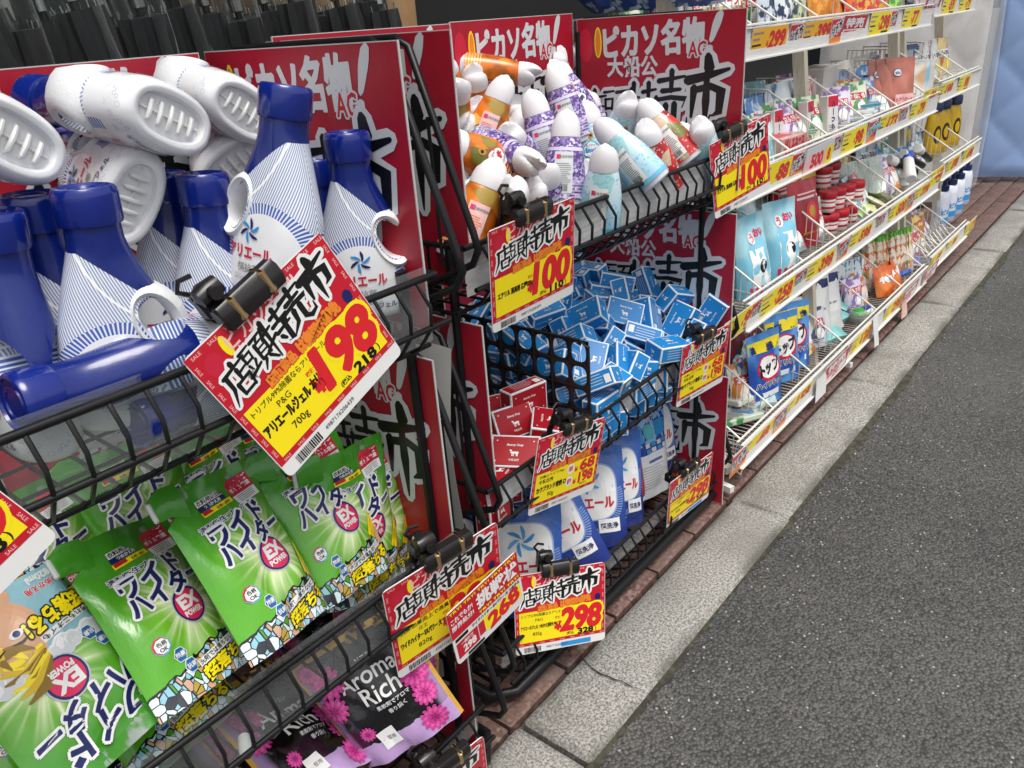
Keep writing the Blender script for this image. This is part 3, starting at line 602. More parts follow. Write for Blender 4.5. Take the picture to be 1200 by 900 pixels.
def make_bottle():
    root = thing('detergent_bottle', 'x', 'detergent bottle', None, 'white and blue detergent bottles in the basket')
    zs = [0, .002, .004, .008, .012]+[.012+.0088*i for i in range(1, 21)]+[.196]
    m = MB(); m.loft([oval(0, .0385, .019, .0075), oval(0, .0405, .021, .001), oval(0, .0445, .0246, -.0005)]+[oval(*bsec(z), z) for z in zs]); ob_ = link('tmp', m.mesh('tmp', M_BOT))
    q = math.radians(24); hx0, hz0 = .034, .098
    ell = lambda a, c, y: [(hx0+a*math.cos(t)*math.cos(q)-c*math.sin(t)*math.sin(q), y, hz0+a*math.cos(t)*math.sin(q)+c*math.sin(t)*math.cos(q)) for t in [2*pi*k/28 for k in range(28)]]
    m = MB(); m.loft([ell(.0158, .027, .06), ell(.0158, .027, -.06)]); cu = link('tmp', m.mesh('tmp', M_BOT))
    md = ob_.modifiers.new('b', 'BOOLEAN'); md.object = cu; md.operation = 'DIFFERENCE'; md.solver = 'EXACT'
    bpy.context.view_layer.update(); me = bpy.data.meshes.new_from_object(ob_.evaluated_get(bpy.context.evaluated_depsgraph_get()))
    me.polygons.foreach_set('use_smooth', [True]*len(me.polygons)); me.set_sharp_from_angle(angle=math.radians(40))
    bpy.data.objects.remove(ob_); bpy.data.objects.remove(cu); link('body', me, root)
    m = MB(); m.path([(-.036, 0, .0066), (.036, 0, .0066)], .0013, 6)
    for i in range(-2, 3):
        h = .0135-.0014*abs(i); m.path([(i*.0125, -h, .0075), (i*.0125, -h*.8, .0045), (i*.0125, 0, .0032), (i*.0125, h*.8, .0045), (i*.0125, h, .0075)], [.001, .0023, .0028, .0023, .001], 8)
    m.build('ribbed_base', M_WPL, root, 40)
    m = MB(); R_ = []
    for k in range(28):
        t = 2*pi*k/28; xx, zz = .0205*math.cos(t), .0325*math.sin(t); px_, pz_ = hx0+xx*math.cos(q)-zz*math.sin(q), hz0+xx*math.sin(q)+zz*math.cos(q); cx_, a_, b_ = bsec(pz_)
        dep = b_*max(.15, 1-abs((px_-cx_)/(a_+.012))**2.35)**(1/2.35)+.0022; nx_, nz_ = (px_-hx0), (pz_-hz0); L_ = math.hypot(nx_, nz_); nx_ /= L_; nz_ /= L_
        R_.append([(px_+nx_*.0088*math.cos(w), dep*math.sin(w), pz_+nz_*.0088*math.cos(w)) for w in [2*pi*v/12 for v in range(12)]])
    R_.append(R_[0]); m.loft(R_, cap=(False, False)); m.build('handle', M_GRIP, root, 60)
    m = MB(); m.lathe([(.0245, .193), (.0272, .194), (.0282, .1975), (.0282, .220), (.0274, .2245), (.0256, .2272), (.0232, .2278), (.0220, .2252), (.0158, .2248), (.015, .2262), (.0138, .2262), (.013, .2248), (.002, .2248)], 36, 0, Matrix.Translation((-.002, 0, 0)))
    c = m.build('cap', M_CAPB, root, 35)
    for sgn in (1, -1):
        p = PR(); q = 1 if sgn > 0 else -1
        p.poly([(x*1.0, z) for x, z in ((-.036, .006), (.036, .006), (.036, .045), (.0, .068), (-.036, .045))], WHITE, 0) if False else None
        p.wheel(-.008, .076, .0125, 1, (SKYB, NAVY)); p.text('アリエール', -.008, .052, .0135, CRIM, 1, .035, w=.06); p.text('超抗菌', -.008, .035, .010, GREY, 1, .02); p.rect(-.03, .0225, .014, .0265, PALE, 1, (6, 1)); p.text('ジェル', .02, .018, .007, NAVY, 1, .03)
        sf = (lambda x, z, l: bsurf(x, z, l)) if sgn > 0 else (lambda x, z, l: (lambda r: (-r[0], -r[1], r[2]))(bsurf(x, z, l)))
        link('printed_label', p.mesh('label_print', sf), root)
    return root
bot0 = make_bottle(); bot_first = [1]; BK = 1.15; BL = .228*BK
def place_bottle(M, lab, nohandle=False):
    M = M @ Matrix.Scale(BK, 4)
    if bot_first: bot0.matrix_world = M; bot0['label'] = lab; bot_first.pop()
    else:
        r = dup(bot0, M, lab)
        if nohandle:
            for ch in list(r.children):
                if ch.name.startswith('handle'): bpy.data.objects.remove(ch)
def axis_frame(base, top, roll):
    z = (top-base).normalized(); toc = (C0-(base+top)/2); toc = (toc-z*toc.dot(z)).normalized()     # front (-y) towards the viewer, then rolled
    y = -toc; x = y.cross(z); M = frame(base, x, y, z); return M @ RZ(roll)
def bot(uc, vc, Y, ub, vb, Yb, roll, lab, flip=False, nh=False):
    # cap (or, flipped, base) seen at (uc, vc) at distance Y; the axis passes the ray of (ub, vb) at distance Yb
    P0 = hit(uc, vc, 1, Y); P1 = hit(ub, vb, 1, Yb); z = (P0-P1).normalized() if not flip else (P1-P0).normalized()
    base = P0 if flip else P0-z*BL*.95
    place_bottle(axis_frame(base, base+z, roll), lab, nh)
bot(103, 232, .875, 152, 442, .875, 6, 'standing detergent bottle with white handle ring, second from the rim end')
bot(40, 240, .955, 95, 440, .96, -10, 'standing detergent bottle just behind the one with handle ring in front')
bot(-8, 262, .92, 40, 480, .93, -75, 'detergent bottle turned to its blue side at the basket end', nh=True)
bot(240, 214, .95, 268, 395, .95, 10, 'standing detergent bottle with its handle hidden behind the 198 card')
bot(192, 212, 1.03, 215, 380, 1.03, 0, 'dark blue necked detergent bottle tucked behind a standing one')
bot(333, 112, .855, 322, 330, .88, 140, 'tallest detergent bottle standing above the 198 price card')
bot(409, 165, .90, 432, 350, .90, 6, 'standing detergent bottle against the red end poster, handle ring showing')
bot(372, 195, 1.0, 395, 360, 1.0, 0, 'detergent bottle hidden behind the one against the red end poster')
bot(203, 139, .91, 95, 124, 1.07, 285, 'lying detergent bottle with its large ribbed white base outwards', True)
bot(18, 163, .90, -90, 145, 1.05, 290, 'lying detergent bottle with white base at the end of the basket', True)
bot(156, 236, .97, 110, 200, 1.1, 340, 'detergent bottle on its side between standing bottles, white base upright', True)
bot(289, 131, 1.02, 215, 106, 1.18, 285, 'lying detergent bottle whose lettering faces up behind the tallest bottle', True)
bot(276, 196, 1.06, 262, 160, 1.2, 340, 'detergent bottle half hidden with a small patch of ribbed base', True)
bot(30, 469, .835, 255, 405, .86, -80, 'blue detergent bottle lying along the front rim', nh=True)
bot(165, 490, .84, 280, 440, .87, 40, 'detergent bottle seen through the clear liner below the rim')
bot(85, 300, 1.06, 105, 440, 1.06, 20, 'detergent bottle in the back row, mostly hidden by the front ones')
bot(300, 280, 1.06, 320, 400, 1.06, 0, 'detergent bottle at the back beside the tallest one')

# ================================================================ AIR FRESHENERS
M_CAPW = mat('cap_white', fn=lambda b: {'c': b.mix(b.noise(30, 3).sm(.5, .85)*.2, hx('e8e6e8'), hx('c8c6ca')), 'r': .35})
def m_fresh(k):
    def f(b):
        x, y, z = b.co(); an = b.at2(y, x); v = b.vec('Object')
        sep = b.new('ShaderNodeSeparateColor'); vc = b.vor(230, v, out='Color'); b.nt.links.new(vc.k, sep.inputs[0]); r = S(b, sep.outputs[0])
        big = b.vor(38, v); bs = b.new('ShaderNodeSeparateColor'); bc = b.vor(38, v, out='Color'); b.nt.links.new(bc.k, bs.inputs[0]); br = S(b, bs.outputs[0])
        row = ((an*14).fract()-.5).abs()*1.4; rz = ((z*170).fract()-.5).abs()*1.4; dots = ((row*row+rz*rz).sqrt()).lt(.42)
        if k == 'purple':
            c = b.grad(r, [(0, hx('3d2a66')), (.35, hx('6a4f98')), (.65, hx('9b86bf')), (.9, hx('d9cfe6'))]); c = b.mix(z.lt(.05)*dots*.8, c, hx('e6e0ee')); c = b.mix((z-.1).abs().lt(.003), c, hx('d9cfe6'))
        elif k == 'orange':
            c = b.grad(br, [(0, hx('e0701a')), (.45, hx('ee8c28')), (.7, hx('c85414')), (.84, hx('4d6a24')), (1, hx('f2b65a'))]); c = b.mix(big.sm(.5, .75)*.6, c, hx('8a4a12')); c = b.mix(z.lt(.045)*dots*.85, c, hx('f2e2b0'))
        elif k == 'blue':
            c = b.mix(z.sm(.0, .11), hx('9fd0e6'), hx('cfe6ec')); c = b.mix(r.gt(.8)*.6, c, hx('5fb0d8')); c = b.mix(z.lt(.02), c, hx('6ab4dc')); c = b.mix(br.gt(.8)*.6, c, hx('7cc4c4'))
        else:
            c = b.grad(br, [(0, hx('b81c2c')), (.4, hx('d83a3a')), (.62, hx('8a1220')), (.78, hx('6a8a3a')), (.92, hx('e8c8b0'))]); c = b.mix(r.gt(.86)*.6, c, hx('f0d0c8'))
        return {'c': c, 'r': .28}
    return f
FM = {k: mat('freshener_wrap_'+k, fn=m_fresh(k), coat=.25) for k in ('purple', 'orange', 'blue', 'red')}
M_CLB = mat('clear_base', (.6, .62, .66), .15, spec=.7)
FP = [(.030, 0), (.0375, .003), (.0405, .012), (.0405, .03), (.0395, .055), (.0365, .08), (.0325, .1), (.0285, .116), (.0258, .124)]
def frad(z):
    for a, c in zip(FP, FP[1:]):
        if z <= c[1]: t = (z-a[1])/(c[1]-a[1]+1e-9); return a[0]*(1-t)+c[0]*t
    return FP[-1][0]
def fsurf(q):
    def f(x, z, l):
        r = frad(z)+l+.0006; a = x/r; return (r*math.sin(a)*q, -r*.8*math.cos(a)*q, z)
    return f
def make_fresh(k):
    root = thing('air_freshener', 'x', 'air freshener', None, k+' air fresheners heaped in the basket')
    m = MB(); m.lathe([(r, z) for r, z in FP if z > .009]+[(.024, .126)], 30, sy=.8); m.build('wrapped_body', FM[k], root, 40)
    m = MB(); m.lathe([(.028, .001), (.030, 0), (.0365, .003), (.0385, .0125)], 30, sy=.8, cap=(True, False)); m.build('clear_base', M_CLB, root, 40)
    m = MB(); rings = []; n = 44
    prof = [(.0250, .1205), (.0264, .1215), (.0268, .126), (.0262, .137), (.0242, .147), (.0205, .1545), (.0155, .159), (.009, .1612), (.003, .1616)]
    for i, (r, z) in enumerate(prof):
        t = i/(len(prof)-1); R = []
        for j in range(n):
            a = 2*pi*j/n; x, y = r*math.cos(a), r*math.sin(a); dz = 0
            if i > 2:
                e_ = y-.25*x; q_ = min(1, (t-.2)*1.7); dz = q_*(.0048*math.tanh(e_/.0011)-.011*math.exp(-(e_/.0045)**2)+.005*math.exp(-((e_-.011)/.006)**2)*math.exp(-(x/.012)**2))
            R.append((x*(1+.02*math.cos(2*a)), y*.86, z+dz))
        rings.append(R)
    m.loft(rings); m.build('cap', M_CAPW, root, 38)
    p = PR(); P = [(.0175*math.cos(t)*(1+.1*math.cos(5*t)), .066+.0165*math.sin(t)*(1+.12*math.sin(4*t+1))) for t in [2*pi*i/26 for i in range(26)]]
    tc = {'purple': NAVY, 'orange': CRIM, 'blue': SKYB, 'red': CRIM}[k]
    p.fan([(x*1.12, .066+(y-.066)*1.12) for x, y in P], (0, .066), tc, 0); p.fan(P, (0, .066), WHITE, 1); p.text('Enogit', 0, .0655, .0115, tc, 2, .05, w=.027); p.text('ミクロの香り', 0, .0545, .004, GREY, 2, .02); p.text('エノジット', 0, .0765, .0045, BLACK, 2, .02); p.disc(0, .0965, .0062, ink('amber', 'c08a3a'), 1, 14, .0075); p.disc(0, .0965, .003, BLACK, 2, 10)
    p.rect(-.012, .029, .012, .033, NAVY, 1)
    link('printed_label', p.mesh('fresh_print', fsurf(1)), root)
    p = PR(); pc = {'purple': PALE, 'orange': PPINK, 'blue': WHITE, 'red': WHITE}[k]; p.rect(-.017, .022, .017, .095, pc, 0, (6, 4)); p.rect(-.014, .082, -.006, .09, PINK, 1); p.text('消臭芳香剤', .004, .086, .0048, GREY, 1, .02)
    for i in range(11): p.rect(-.014, .073-i*.0036, .014-rnd.random()*.008, .0745-i*.0036, GREY if k != 'orange' else ORG, 1, (4, 1))
    x = -.013
    for i in range(12): w_ = rnd.choice((.0005, .001, .0014)); p.rect(x, .025, x+w_, .036, BLACK, 1); x += w_+.0009
    link('back_label', p.mesh('fresh_back', fsurf(-1)), root)
    return root
FR = {}
def fresh(k, uc, vc, ub, vb, roll, lab, dy=0.0, far=True, sink=0.0):
    n = V((0, -.62, 1)).normalized()
    P0 = hitp(uc, vc, (0, .86+dy, 1.03-sink), n); P1 = seg(uc, vc, P0, ub, vb, .088, far); z = (P0-P1).normalized(); base = P0-z*.15
    M = axis_frame(base, base+z, roll) @ Matrix.Scale(1.08, 4)
    if k not in FR: FR[k] = make_fresh(k); FR[k].matrix_world = M; FR[k]['label'] = lab
    else: dup(FR[k], M, lab)
GEN = {k: k+' wrapped air freshener with white cap in the heap' for k in ('purple', 'orange', 'blue', 'red')}
for a in [
 ('orange', 508, 56, 530, 95, 0, 0, .16), ('orange', 536, 105, 528, 143, 200, 0, .05), ('orange', 587, 107, 566, 165, 178, 1, .04), ('orange', 618, 87, 572, 84, 60, 2, .06), ('blue', 594, 58, 598, 105, 0, 3, .14),
 ('orange', 545, 146, 530, 160, 100, 0, .04), ('orange', 530, 168, 575, 190, 20, 4, .02), ('orange', 574, 207, 546, 279, 185, 5, -.03), ('purple', 626, 124, 642, 176, 175, 6, .03), ('purple', 652, 94, 668, 142, 175, 7, .07),
 ('purple', 687, 48, 673, 95, 0, 8, .13), ('purple', 702, 46, 700, 80, 0, 0, .18), ('blue', 713, 66, 716, 122, 0, 9, .1), ('purple', 655, 84, 697, 163, 20, 10, .09), ('purple', 663, 149, 660, 233, 178, 11, -.02),
 ('purple', 621, 191, 585, 178, 60, 12, .0), ('orange', 603, 224, 602, 262, 90, 13, -.05), ('blue', 708, 187, 704, 238, 170, 14, -.02), ('blue', 712, 154, 762, 210, 150, 15, .0), ('blue', 735, 123, 726, 158, 20, 16, .05),
 ('blue', 653, 70, 640, 110, 0, 0, .14), ('red', 752, 96, 762, 130, 0, 17, .09), ('red', 761, 131, 802, 184, 170, 18, .03), ('red', 759, 157, 772, 198, 0, 19, .0), ('red', 811, 119, 772, 128, 60, 20, .05),
 ('red', 796, 146, 806, 180, 90, 0, .0), ('blue', 822, 152, 830, 185, 20, 21, -.02), ('purple', 598, 160, 612, 185, 0, 22, .07), ('orange', 520, 78, 535, 110, 0, 0, .13), ('purple', 640, 150, 645, 190, 30, 0, .08), ('blue', 690, 150, 700, 190, 0, 0, .06), ('red', 780, 110, 785, 150, 0, 0, .1), ('orange', 560, 130, 560, 170, 0, 0, .1), ('purple', 700, 110, 705, 150, 0, 0, .1), ('red', 785, 175, 790, 205, 0, 0, -.01), ('orange', 545, 215, 545, 250, 40, 0, .0), ('purple', 625, 225, 625, 260, 30, 0, -.02), ('blue', 740, 195, 742, 225, 0, 0, -.01), ('purple', 690, 118, 700, 160, 30, 0, .08), ('blue', 733, 78, 736, 115, 20, 0, .12), ('red', 772, 118, 785, 160, 60, 0, .07), ('orange', 604, 128, 600, 165, 10, 0, .07), ('orange', 556, 92, 560, 130, 0, 0, .13), ('blue', 640, 62, 645, 100, 0, 0, .17), ('purple', 668, 66, 672, 100, 30, 0, .16), ('red', 778, 150, 790, 190, 40, 0, .02), ('blue', 690, 205, 692, 240, 30, 0, -.04), ('purple', 640, 205, 640, 245, 200, 0, -.04), ('red', 750, 175, 765, 205, 0, 0, -.02), ('orange', 590, 150, 575, 190, 180, 0, .04)]+[(k, u, v, ub, vb, r, -1, dy) for k, u, v, ub, vb, r, dy in [('orange', 556, 178, 548, 235, 0, 0.03), ('red', 800, 160, 806, 205, 180, 0.01), ('red', 740, 112, 744, 160, 0, 0.09), ('blue', 690, 135, 695, 190, 0, 0.06), ('purple', 610, 145, 606, 195, 180, 0.07), ('red', 781, 140, 790, 190, 0, 0.05)]]:
    k, uc, vc, ub, vb, roll, li, dy = a
    labs = {1: 'orange air freshener leaning with its pink text panel outwards', 2: 'orange air freshener lying with its cap end facing out', 3: 'pale blue air freshener standing in front of the back poster', 4: 'orange air freshener lying on its side near the black side frame', 5: 'orange air freshener standing at front beside the 100 card clip', 6: 'purple air freshener with text panel, left of the front standing purple one', 7: 'purple air freshener with text panel below the topmost purple one', 8: 'topmost purple air freshener tilted against the red poster', 9: 'pale blue air freshener with cloud label beside the topmost purple one', 10: 'purple air freshener lying head up with its base towards the street', 11: 'purple air freshener standing upright at front with barcode panel', 12: 'purple air freshener lying with its white cap facing out', 13: 'air freshener whose white cap shows behind the 100 card clip', 14: 'pale blue air freshener standing behind the basket rim', 15: 'pale blue air freshener lying with its base over the rim', 16: 'pale blue air freshener standing between purple and red ones', 17: 'red air freshener standing against the red end poster', 18: 'red and green air freshener lying with its barcode upwards', 19: 'small looking red air freshener leaning behind the rim', 20: 'red air freshener lying under the large black brush character', 21: 'pale air freshener beside the clip near the white rack', 22: 'dark purple air freshener deep in the heap among orange ones'}
    fresh(k, uc, vc, ub, vb, roll, labs.get(li, GEN[k]), dy, sink=.085 if li == 0 and vc > 105 else .05 if li < 0 else 0)
# ================================================================ SOAP BOXES
SD = (.087, .06, .034)
def soap_set(k):
    base = mat('soap_card_'+k, fn=wear({'blue': hx('1a82c8'), 'red': hx('a81020')}[k], .25, 30, .4)); m = MB(); x, y, z = [d/2 for d in SD]
    m.box((0, 0, 0), SD, 0, bev=.0012); root = thing('soap_box', 'x', 'soap box', None); m.build('carton', mat('soap_edge', hx('dfe6ea'), .45), root)
    p = []; e = .0032
    def face(name, w, h, fr, fn):
        q = PR(); q.rect(-w+e, -h+e, w-e, h-e, base, 0); fn(q, w, h); o = link(name, q.mesh(name, lambda a, b, l: fr(a, b, l)), root)
    def cow(q, cx, cy, s):
        q.poly([(cx-s, cy+s*.1), (cx-s*.6, cy-s*.1), (cx+s*.7, cy-s*.15), (cx+s, cy+s*.15), (cx+s*.75, cy+s*.4), (cx-s*.5, cy+s*.35)], WHITE, 1)
        for dx in (-.5, -.2, .45, .7): q.rect(cx+dx*s-.1*s, cy-s*.7, cx+dx*s+.1*s, cy, WHITE, 1.5)
        q.poly([(cx-s*1.2, cy+s*.6), (cx-s*.7, cy+s*.2), (cx-s*.5, cy+s*.6), (cx-s*.9, cy+s*.85)], WHITE, 2)
    def big(q, w, h):
        cow(q, 0, -.004, .008); q.text('Beauty Soap', 0, .011, .0055, WHITE, 1, .02, shear=.3); q.text('牛乳石鹸', 0, -.0165, .0042, WHITE, 1, .02)
        for a, b in ((-1, 1), (1, 1), (-1, -1), (1, -1)): q.disc(a*(w-.011), b*(h-.011), .0015, WHITE, 1, 6)
    def side(q, w, h): cow(q, -.0, -.001, .0055); q.text('Beauty Soap', w*.5, 0, .0032, WHITE, 1, .02, shear=.3, w=w*.6); q.disc(-w+.01, 0, .0014, WHITE, 1, 6); q.disc(w-.006, h-.007, .001, WHITE, 1, 6)
    def end(q, w, h): cow(q, 0, .001, .0055); q.text('赤箱' if k == 'red' else '青箱', 0, -.009, .0036, WHITE, 1, .03)
    def lines(q, w, h):
        for i in range(4): q.rect(-w*.6, h*.5-i*.0055, w*.5-rnd.random()*.01, h*.5-i*.0055+.0012, PALE, 1)
        q.rect(w*.55, -h*.6, w*.85, h*.3, WHITE, 1)
    face('top_print', x, y, lambda a, b, l: (a, b, z+l), big); face('bottom_print', x, y, lambda a, b, l: (-a, b, -z-l), big)
    face('side_print', x, z, lambda a, b, l: (a, -y-l, b), side); face('side_print', x, z, lambda a, b, l: (-a, y+l, b), lines)
    face('end_print', y, z, lambda a, b, l: (x+l, a, b), end); face('end_print', y, z, lambda a, b, l: (-x-l, -a, b), end)
    return root
sbl = soap_set('blue'); srd = soap_set('red')
SOAP_B, SOAP_R = (
[(1475,1160,437,668,0,0,744),(1558,899,437,972,0,0,-235),(1418,1229,437,589,0,0,-808),(1346,1125,450,97,97,700,700),(1740,1188,437,882,0,0,-472),(1334,1205,450,427,-426,-564,564),(1318,921,437,670,0,0,-743),(1296,1214,450,564,564,-426,-426),(1785,1246,463,1,707,-1,707),(1773,914,437,952,0,0,-308),(1786,1089,437,444,0,0,-896),(1674,1082,437,999,0,0,54),(1584,1079,437,826,0,0,564),(1821,1179,450,493,-493,507,-507),(1646,921,437,969,0,0,-248),(1639,1155,437,93,0,0,996),(1737,1187,488,427,-305,-494,693),(1511,1262,450,3,3,-707,-707),(1737,967,450,635,-635,-311,311),(1719,1044,467,255,-767,-573,-138),(1660,1250,450,697,697,-117,-117),(1320,1060,437,0,330,-944,0),(1352,1021,450,261,-261,657,-657),(1706,883,464,29,707,-29,706),(1438,1148,470,151,807,425,381),(1577,1153,473,653,187,-672,-294),(1463,911,450,266,266,655,655),(1810,1197,519,698,110,-110,698),(1650,992,437,260,0,0,966),(1517,1196,463,134,288,73,945),(1393,895,450,275,-275,651,-651),(1434,1037,450,650,650,278,278),(1673,895,497,707,27,707,-27),(1646,1211,488,503,153,128,-841),(1271,1137,450,500,500,500,500),(1759,1231,538,505,-419,-414,631),(1538,1018,437,982,0,0,-190),(1554,1193,495,524,676,505,112),(1709,1155,477,553,558,-161,-597),(1364,1242,490,90,406,41,908),(1808,1018,466,75,-703,-707,-3),(1638,1168,522,594,791,15,145),(1793,1112,484,12,-12,-707,707),(1633,1064,471,0,998,-70,0),(1523,1236,518,617,341,-345,-619),(1370,993,497,401,0,0,-916),(1391,950,466,447,126,-559,-687),(1303,1178,497,592,0,0,-806),(1497,967,479,415,789,291,347),(1285,1104,524,94,-701,705,55),(1315,1070,480,772,-192,-1,607),(1575,881,498,364,-607,364,606),(1428,1263,503,209,-209,-676,-676),(1653,980,471,0,645,764,0),(1802,989,528,554,117,824,-27),(1442,989,514,340,620,-620,-340),(1474,1118,490,719,434,31,542),(1753,1057,512,542,128,261,-789),(1703,1263,543,437,437,556,-556),(1414,1209,508,782,-509,191,304),(1761,993,550,641,-358,-55,-677),(1460,882,497,0,0,0,1000),(1306,1258,538,235,-262,697,625),(1655,1102,517,415,-442,-538,586),(1404,1158,496,326,135,930,107),(1823,922,489,593,385,593,385),(1620,1075,522,639,472,-368,-483),(1368,1072,519,260,759,596,42),(1566,959,468,149,-953,209,162),(1516,1059,479,822,-328,48,463),(1446,1081,528,170,-142,341,-913),(1284,1210,560,616,347,347,-616),(1700,974,509,77,-643,-708,280),(1616,978,508,348,475,744,315),(1332,1172,544,507,507,-493,-493),(1625,893,498,175,-674,-122,-707),(1515,905,528,846,69,130,512),(1707,1028,543,239,-719,455,-468),(1299,882,471,0,0,1000,0),(1471,998,531,200,-797,-366,436),(1513,1118,512,452,428,-133,771),(1311,951,526,325,20,289,900),(1273,1132,581,490,-510,462,-535),(1719,1133,527,514,233,182,-805),(1552,1040,516,625,236,191,719),(1591,1035,547,375,-630,610,-300),(1657,1018,558,230,-461,655,552),(1554,956,531,350,23,-770,534),(1369,1225,575,833,49,385,395),(1317,1165,620,183,-748,230,595),(1789,926,497,0,707,0,-707),(1298,869,518,0,0,707,707),(1790,1261,590,91,-85,-727,-675),(1593,1232,523,640,-241,175,-708),(1471,1233,531,345,-686,-619,163),(1586,943,573,193,861,-380,-280),(1308,1022,541,123,130,935,305),(1660,1158,575,255,-7,-220,942),(1286,944,494,136,694,663,-245),(1416,1248,613,867,-400,-271,-124),(1638,1236,547,695,-109,131,-699),(1823,1114,550,406,-579,413,-574),(1498,1197,559,603,548,-39,-578),(1746,1205,590,50,986,105,117),(1730,910,570,497,102,860,59),(1820,1203,595,127,700,182,679),(1361,881,539,139,-729,-125,659),(1455,1131,562,213,73,-317,-921),(1350,1077,564,473,117,669,561),(1741,1039,579,751,-62,334,567),(1655,1099,585,380,23,-219,898),(1582,1235,571,690,92,154,701),(1726,1233,631,559,397,474,553),(1436,1198,584,527,192,-215,799),(1672,1225,607,336,-511,-258,748),(1472,1165,620,381,-400,815,-179),(1455,898,553,422,704,554,142),(1551,1115,547,242,-944,-53,218),(1676,974,565,167,490,-67,-853),(1503,986,569,436,704,556,-68),(1456,1033,571,516,-207,294,778),(1324,980,584,230,875,183,385),(1390,978,557,852,148,-357,354),(1391,1134,574,6,883,-89,462),(1600,1062,599,349,115,11,930),(1763,1202,643,600,446,420,514),(1511,1263,589,121,-120,-697,-696),(1573,858,559,199,48,-56,977),(1748,1095,585,331,540,-770,74),(1653,975,593,81,847,192,488),(1622,1225,607,307,-540,601,-502),(1347,1112,611,449,170,-209,-852),(1759,915,553,136,-494,-79,855),(1810,1055,574,379,-597,598,377),(1544,1024,590,374,70,-920,90),(1708,1248,680,3,-61,50,997),(1590,1231,618,541,308,-502,-601),(1423,915,561,882,-304,-325,155),(1747,870,528,273,-212,-575,-741),(1619,1083,631,90,402,-908,-73),(1698,1132,625,76,-935,-323,128),(1404,1015,609,382,716,-584,40),(1499,1039,635,377,441,802,146),(1638,1234,651,675,95,152,716),(1535,1172,601,655,-150,-480,563),(1742,1107,645,873,-42,142,-465),(1486,1246,670,890,38,-454,6),(1800,1043,628,300,-534,690,384),(1284,1070,634,684,179,176,-685),(1381,950,578,900,208,-326,200),(1349,1256,639,746,-585,-251,-197),(1441,1128,651,93,184,955,213),(1676,1049,633,788,502,353,-40),(1472,1081,598,190,1,-859,-476),(1817,864,573,146,-652,-193,719),(1301,878,578,551,-67,284,782),(1566,1236,674,991,-57,115,36),(1286,983,592,420,569,689,157),(1767,947,612,165,50,-857,485),(1595,997,618,750,474,-72,-455),(1385,1189,641,816,-46,-265,511)],
[(1085,918,450,401,401,582,582),(1011,930,437,942,0,0,-336),(1080,935,497,799,0,0,602),(1194,1078,437,0,358,934,0),(956,984,437,896,0,0,444),(1140,905,463,88,702,-88,702),(1126,993,437,1000,0,0,-20),(1202,884,463,571,417,571,-417),(1122,1058,457,926,-212,-61,-305),(1119,1255,450,706,706,38,38),(967,1085,450,359,359,-609,-609),(937,877,450,66,-66,704,-704)])
gb = 'blue soap boxes heaped in the basket'; lb = 'blue soap carton lying in the heap beside the black mesh divider'
for i, s in enumerate(SOAP_B):
    t = V(s[:3])/1000; q = Quaternion([v/1000 for v in s[3:]]).normalized(); M = Matrix.Translation(t) @ q.to_matrix().to_4x4() @ Matrix.Diagonal((1.05, 1.05, 1.18, 1))
    lb = 'blue soap carton %s' % ('against the shaded red end poster' if t.x > 1.76 else 'against the poster at back of the heap' if t.y > 1.2 else 'lying along the front wire rim' if t.y < .92 else 'seen through the black mesh divider' if t.x < 1.33 else 'on top in the middle of the heap' if t.z > .6 else 'inside the heap under other cartons')
    if i == 0: sbl.matrix_world = M; sbl['label'] = lb; sbl['group'] = gb
    else: dup(sbl, M, lb, gb)
# a few cartons set on top of the heap, and the loose red ones
def carton(root, uv, z, rot, lab, grp, first=False):
    P = hit(*uv, 2, z); M = Matrix.Translation(P) @ rot @ Matrix.Scale(1.14, 4)
    if first: root.matrix_world = M; root['label'] = lab; root['group'] = grp
    else: dup(root, M, lab, grp)
gr = 'red soap boxes left of the divider'
carton(srd, (614, 468), .56, RZ(78) @ RY(90) @ RZ(90), 'red soap carton standing on its end against the mesh divider', gr, True)
carton(srd, (598, 495), .53, RZ(-20) @ RX(62) @ RY(8), 'red soap carton leaning up beside the standing one', gr)
carton(srd, (605, 533), .51, RZ(-62) @ RX(38), 'red soap carton lying face up behind the wire rim', gr)
carton(srd, (568, 486), .53, RZ(-28) @ RX(20), 'red soap carton farthest back, beside the side frame', gr)
carton(srd, (572, 530), .495, RZ(-75) @ RX(80), 'red soap carton tilted on edge next to side frame', gr)
carton(srd, (641, 500), .52, RZ(35) @ RX(10), 'red soap carton lying under the clip by the divider', gr)
carton(srd, (579, 511), .50, RZ(-40) @ RX(30), 'red soap carton by the left red poster edge', gr); carton(srd, (584, 560), .48, RZ(20) @ RX(5), 'red soap carton lying low behind the wire rim', gr)
lr = 'red soap carton at bottom of the basket left of the divider'
for s in SOAP_R:
    t = V(s[:3])/1000
    if t.z > .48: continue
    dup(srd, Matrix.Translation(t) @ Quaternion([v/1000 for v in s[3:]]).normalized().to_matrix().to_4x4(), lr, gr)
